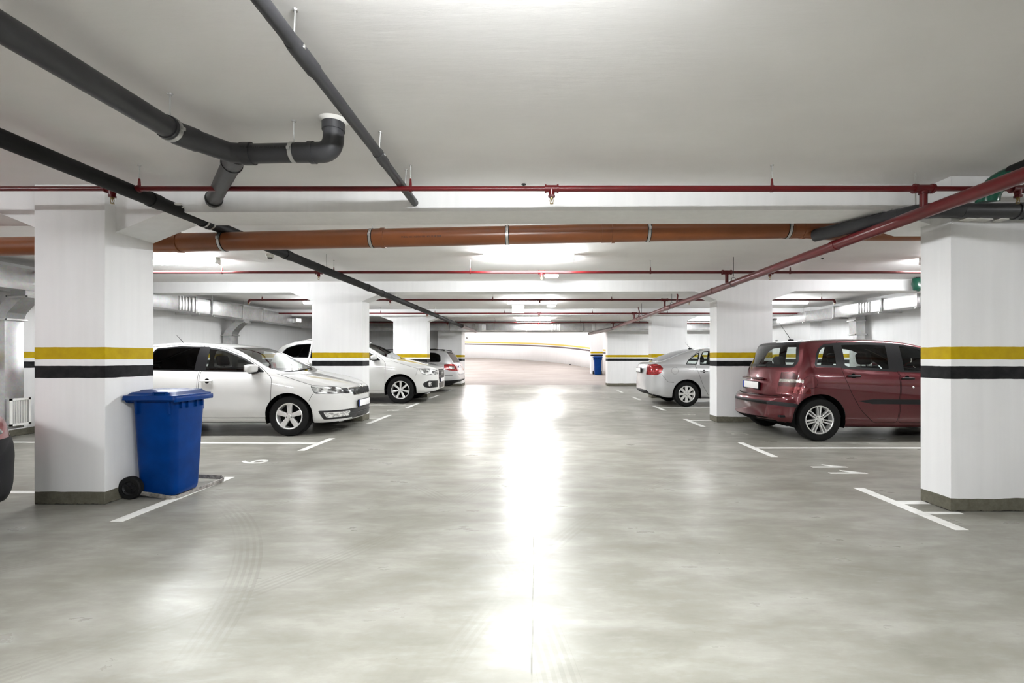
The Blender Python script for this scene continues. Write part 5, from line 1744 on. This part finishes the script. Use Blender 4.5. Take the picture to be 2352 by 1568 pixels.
# ---------------------------------------------------------------- the car cut by the left edge
sp = stilo_spec('pink_paint')
sp['strips'] = [dict(name='front_bumper', mat='black_plastic', poly=[(-.1, .20), (-.1, .665), (.46, .665), (.50, .20)])]
sp['lamps'] = []
sp['plates'] = ((-0.014, .42, -1, 'plate_blue'),)
sp['lines'] = []
sp['fuel'] = None
fp4 = lambda c, n: c.x < 0.55 and n.x < -0.08
sp['fronts'] = [dict(name='headlight', mat='headlamp', poly=[(.26, .69), (.49, .70), (.50, .79), (.30, .76)], pred=fp4, round=0.02),
                dict(name='headlight', mat='headlamp', poly=[(-.26, .69), (-.49, .70), (-.50, .79), (-.30, .76)], pred=fp4, round=0.02),
                dict(name='grille', mat='grille', rim='chrome', poly=[(-.20, .52), (.20, .52), (.22, .62), (-.22, .62)], pred=fp4, inset=0.012)]
sp['antenna'] = None
car4 = make_car(sp)
car4.rotation_euler = (0, 0, PI)
car4.location = (-3.73, 2.84, 0)
tag(car4, 'pale red car with black bumper, only its nose corner showing at the left edge', 'car')

# ---------------------------------------------------------------- the white SUV
L = 4.63
fpq = lambda c, n: c.x < 0.4 and n.x < -0.05
sp = dict(name='car', L=L, paint='white_paint', r=0.365, wheels=(0.93, 3.74), sill=0.25, rim=(7, 0.020, 0.030, 0), rim_mats=('alloy',), tumble=0.30, arch=0.055,
    zt=[(0, .84), (.012, .89), (.04, .93), (.10, .965), (.25, 1.01), (.5, 1.07), (.9, 1.14), (1.2, 1.185), (1.32, 1.23), (1.7, 1.44), (2.0, 1.59), (2.3, 1.67), (2.8, 1.71), (3.4, 1.70), (3.9, 1.64), (4.15, 1.55), (4.3, 1.38), (4.42, 1.16), (4.5, 1.04), (4.58, .95), (4.61, .75), (4.63, .6)],
    zs=[(0, .72), (.04, .82), (.1, .88), (.3, .94), (.6, 1.0), (1.0, 1.07), (1.4, 1.12), (2.5, 1.17), (3.4, 1.20), (3.9, 1.22), (4.2, 1.18), (4.4, 1.05), (4.5, .95), (4.58, .8), (4.63, .52)],
    w=[(0, .48), (.01, .55), (.04, .64), (.1, .73), (.2, .80), (.35, .87), (.6, .925), (.93, .945), (1.4, .95), (3.7, .95), (4.1, .91), (4.3, .86), (4.45, .80), (4.55, .72), (4.61, .60), (4.63, .5)],
    zb=[(0, .36), (.05, .32), (.4, .26), (.7, .25), (4.0, .26), (4.3, .32), (4.63, .42)],
    doors=[dict(poly=[(1.33, .36), (1.31, 1.08), (1.48, 1.24), (1.86, 1.47), (2.1, 1.57), (2.36, 1.62), (2.40, .36)], windows=[
               dict(poly=[(1.46, 1.15), (1.56, 1.24), (1.88, 1.43), (2.1, 1.53), (2.35, 1.585), (2.37, 1.18)], round=0.03, glass='glass_clear')]),
           dict(poly=[(2.41, .36), (2.37, 1.62), (2.8, 1.66), (3.3, 1.65), (3.36, 1.1), (3.2, .7), (3.08, .36)], windows=[
               dict(poly=[(2.40, 1.18), (2.38, 1.59), (2.8, 1.63), (3.3, 1.615), (3.33, 1.21)], round=0.03, glass='glass_dark')])],
    fixed_windows=[dict(poly=[(3.37, 1.22), (3.34, 1.61), (3.7, 1.58), (3.98, 1.49), (4.15, 1.30), (4.1, 1.24)], round=0.04, glass='glass_dark')],
    screens=[dict(name='windscreen', poly=[(1.19, -.35), (1.19, .35), (1.24, .62), (1.36, .76), (2.08, .62), (2.08, -.62), (1.36, -.76), (1.24, -.62)], round=0.04, glass='glass_clear'),
             dict(name='rear_window', axes='yz', poly=[(-.65, 1.18), (.65, 1.18), (.55, 1.56), (-.55, 1.56)], pred=lambda c, n: c.x > 4.0 and n.x > 0.2, round=0.05, glass='glass_dark')],
    strips=[],
    lamps=[dict(name='headlight', mat='headlamp', ymin=0.50, poly=[(-.05, .76), (-.05, .87), (.2, .935), (.47, .935), (.36, .79), (.25, .755)], inset=0.006),
           dict(name='fog_light_panel', mat='grille', ymin=0.52, poly=[(-.05, .42), (-.05, .60), (.20, .61), (.34, .54), (.32, .44), (.2, .41)], round=0.04, inset=0.0),
           dict(name='taillight', mat='taillamp', ymin=0.45, poly=[(4.2, .95), (4.25, 1.10), (4.7, 1.10), (4.7, .93)])],
    fronts=[dict(name='grille', mat='grille', rim='chrome', poly=[(-.30, .56), (.30, .56), (.44, .70), (.44, .88), (.36, .92), (-.36, .92), (-.44, .88), (-.44, .70)], pred=fpq, round=0.03, inset=0.022),
            dict(name='lower_grille', mat='grille', poly=[(-.35, .38), (.35, .38), (.40, .52), (-.40, .52)], pred=fpq, round=0.02)],
    lines=[dict(seg=((.46, .93), (1.2, 1.15)), pred=lambda c, n: abs(c.y) > .5 and n.z < .93), dict(seg=((.47, .935), (.52, .75)))],
    cabin=(1.2, 4.3), dash=1.68, dash_z=1.16, seat_s=2.40, seat_z=0.46, mirror=(1.60, 1.20), handles=((2.25, 1.0, 'white_paint'), (3.2, 1.02, 'white_paint')),
    antenna=None, plates=((-0.016, .60, -1, 'plate_blue'),), fuel=None)
def q5_extra(root, cb):
    for k in range(9):
        MB().box((-0.006, 0, .60 + k * 0.037), (0.02, 0.66 + 0.10 * min(k / 4, 1), 0.008)).build('grille_bar', 'dark_metal', root)
    for sg in (1, -1):
        mb = MB(); mb.lathe([(0.055, 0.0), (0.062, 0.012), (0.070, 0.0), (0.062, -0.01)], (0.17, sg * 0.79, .515), (-1, sg * 0.75, 0), 28); mb.build('fog_light_ring', 'chrome', root)
        MB().lathe([(0, 0.004), (0.05, 0.0), (0.05, -0.01)], (0.17, sg * 0.79, .515), (-1, sg * 0.75, 0), 24).build('fog_light', 'foglamp', root)
        mb = MB(); mb.tube([(2.2, sg * .60, 1.665), (2.4, sg * .605, 1.715), (3.4, sg * .60, 1.73), (3.9, sg * .57, 1.665), (3.98, sg * .56, 1.625)], 0.016, 10)
        mb.build('roof_rail', 'chrome', root)
    mb = MB()
    for k in range(4):
        c_ = Vector((-0.022, -0.12 + 0.08 * k, .80))
        mb.tube([c_ + Vector((0, math.cos(t) * .052, math.sin(t) * .052)) for t in [2 * PI * q / 22 for q in range(23)]], 0.006, 8, caps=False)
    mb.build('badge', 'chrome', root)
sp['extra'] = q5_extra
car5 = make_car(sp)
car5.rotation_euler = (0, 0, PI + 0.02)
car5.location = (-2.72, 13.32, 0)
tag(car5, 'white SUV parked nose out between the second and third left pillars', 'car')

# ---------------------------------------------------------------- the silver estate, tail towards the aisle
L = 4.77
rpp = lambda c, n: c.x > 4.4 and n.x > 0.15
sp = dict(name='car', L=L, paint='silver_paint', r=0.32, wheels=(0.93, 3.64), sill=0.21, rim=(5, 0.03, 0.04, 0), rim_mats=('alloy',), tumble=0.30,
    zt=[(0, .64), (.03, .72), (.2, .80), (.8, .93), (1.15, 1.0), (1.5, 1.18), (1.9, 1.38), (2.2, 1.46), (2.8, 1.50), (3.6, 1.50), (4.15, 1.465), (4.28, 1.43), (4.4, 1.28), (4.55, 1.06), (4.62, .96), (4.68, .84), (4.72, .72), (4.75, .66), (4.77, .58)],
    zs=[(0, .54), (.1, .70), (.5, .82), (1.0, .92), (1.5, .98), (3.0, 1.02), (4.0, 1.04), (4.3, 1.02), (4.5, .95), (4.62, .84), (4.72, .64), (4.77, .50)],
    w=[(0, .42), (.03, .56), (.1, .68), (.3, .80), (.7, .88), (1.2, .91), (3.8, .91), (4.2, .875), (4.45, .82), (4.6, .76), (4.7, .68), (4.75, .56), (4.77, .46)],
    zb=[(0, .24), (.3, .19), (4.2, .22), (4.5, .28), (4.77, .40)],
    doors=[dict(poly=[(1.2, .29), (1.18, .92), (1.4, 1.1), (1.8, 1.3), (2.3, 1.42), (2.34, .29)], windows=[dict(poly=[(1.36, 1.02), (1.8, 1.26), (2.1, 1.36), (2.3, 1.395), (2.32, 1.03)], round=0.03)]),
           dict(poly=[(2.35, .29), (2.31, 1.42), (2.8, 1.45), (3.2, 1.445), (3.28, .95), (3.1, .5), (3.0, .29)], windows=[dict(poly=[(2.35, 1.03), (2.33, 1.40), (3.2, 1.42), (3.24, 1.05)], round=0.03, glass='glass_dark')])],
    fixed_windows=[dict(poly=[(3.28, 1.055), (3.25, 1.42), (3.95, 1.395), (4.12, 1.30), (4.14, 1.09), (4.08, 1.06)], round=[.01, .01, .08, .06, .04, .04], glass='glass_dark')],
    screens=[dict(name='windscreen', poly=[(1.13, -.4), (1.13, .4), (1.25, .7), (1.9, .6), (1.9, -.6), (1.25, -.7)], round=0.04),
             dict(name='rear_window', axes='yz', poly=[(-.66, 1.03), (.66, 1.03), (.56, 1.415), (-.56, 1.415)], pred=lambda c, n: c.x > 4.2 and n.x > 0.15, round=0.05, glass='glass_dark')],
    strips=[dict(name='rear_bumper', mat='black_plastic', poly=[(4.05, .20), (4.10, .40), (4.9, .44), (4.9, .20)]),
            dict(name='side_moulding', mat='gap', poly=[(3.95, .585), (3.95, .60), (4.55, .60), (4.55, .585)], ymin=0.5)],
    lamps=[dict(name='headlight', mat='headlamp', ymin=0.45, poly=[(-.05, .64), (-.05, .74), (.2, .78), (.5, .80), (.42, .68)]),
           dict(name='taillight', mat='taillamp', ymin=0.36, poly=[(4.28, .80), (4.26, .985), (4.5, 1.0), (4.9, .96), (4.9, .74), (4.5, .76)], round=0.03, inset=0.004,
                subs=[dict(name='reversing_light', mat='taillamp_clear', poly=[(4.44, .81), (4.44, .93), (4.60, .91), (4.60, .81)])])],
    fronts=[], lines=[dict(axes='yz', seg=((-.6, .62), (.6, .62)), pred=rpp)],
    cabin=(1.1, 4.5), dash=1.55, dash_z=1.0, seat_s=2.25, mirror=(1.50, 1.06), handles=((2.2, .9, 'silver_paint'), (3.15, .92, 'silver_paint')),
    antenna=None, plates=((4.66, .86, 1, 'plate_blue'),), fuel=None)
def estate_extra(root, cb):
    for sg in (1, -1):
        mb = MB(); mb.tube([(2.0, sg * .64, 1.42), (2.2, sg * .64, 1.505), (3.9, sg * .62, 1.525), (4.25, sg * .59, 1.465)], 0.014, 10)
        mb.build('roof_rail', 'black_plastic', root)
    MB().box((4.29, 0, 1.435), (0.16, 1.10, 0.03), rot=(0, 0.15, 0), bev=0.01).build('spoiler', 'silver_paint', root)
    MB().tube([(4.56, 0, 1.06), (4.57, 0.30, 1.05)], 0.010, 8).build('wiper', 'black_plastic', root)
    MB().box((4.06, 0.0, 1.50), (0.05, 0.03, 0.03), bev=0.01).build('antenna_stub', 'black_plastic', root)
sp['extra'] = estate_extra
car6 = make_car(sp)
car6.rotation_euler = (0, 0, -0.02)
car6.location = (-2.72 - 4.77, 17.25, 0)
tag(car6, 'silver estate car parked tail out just before the ramp opening', 'car')
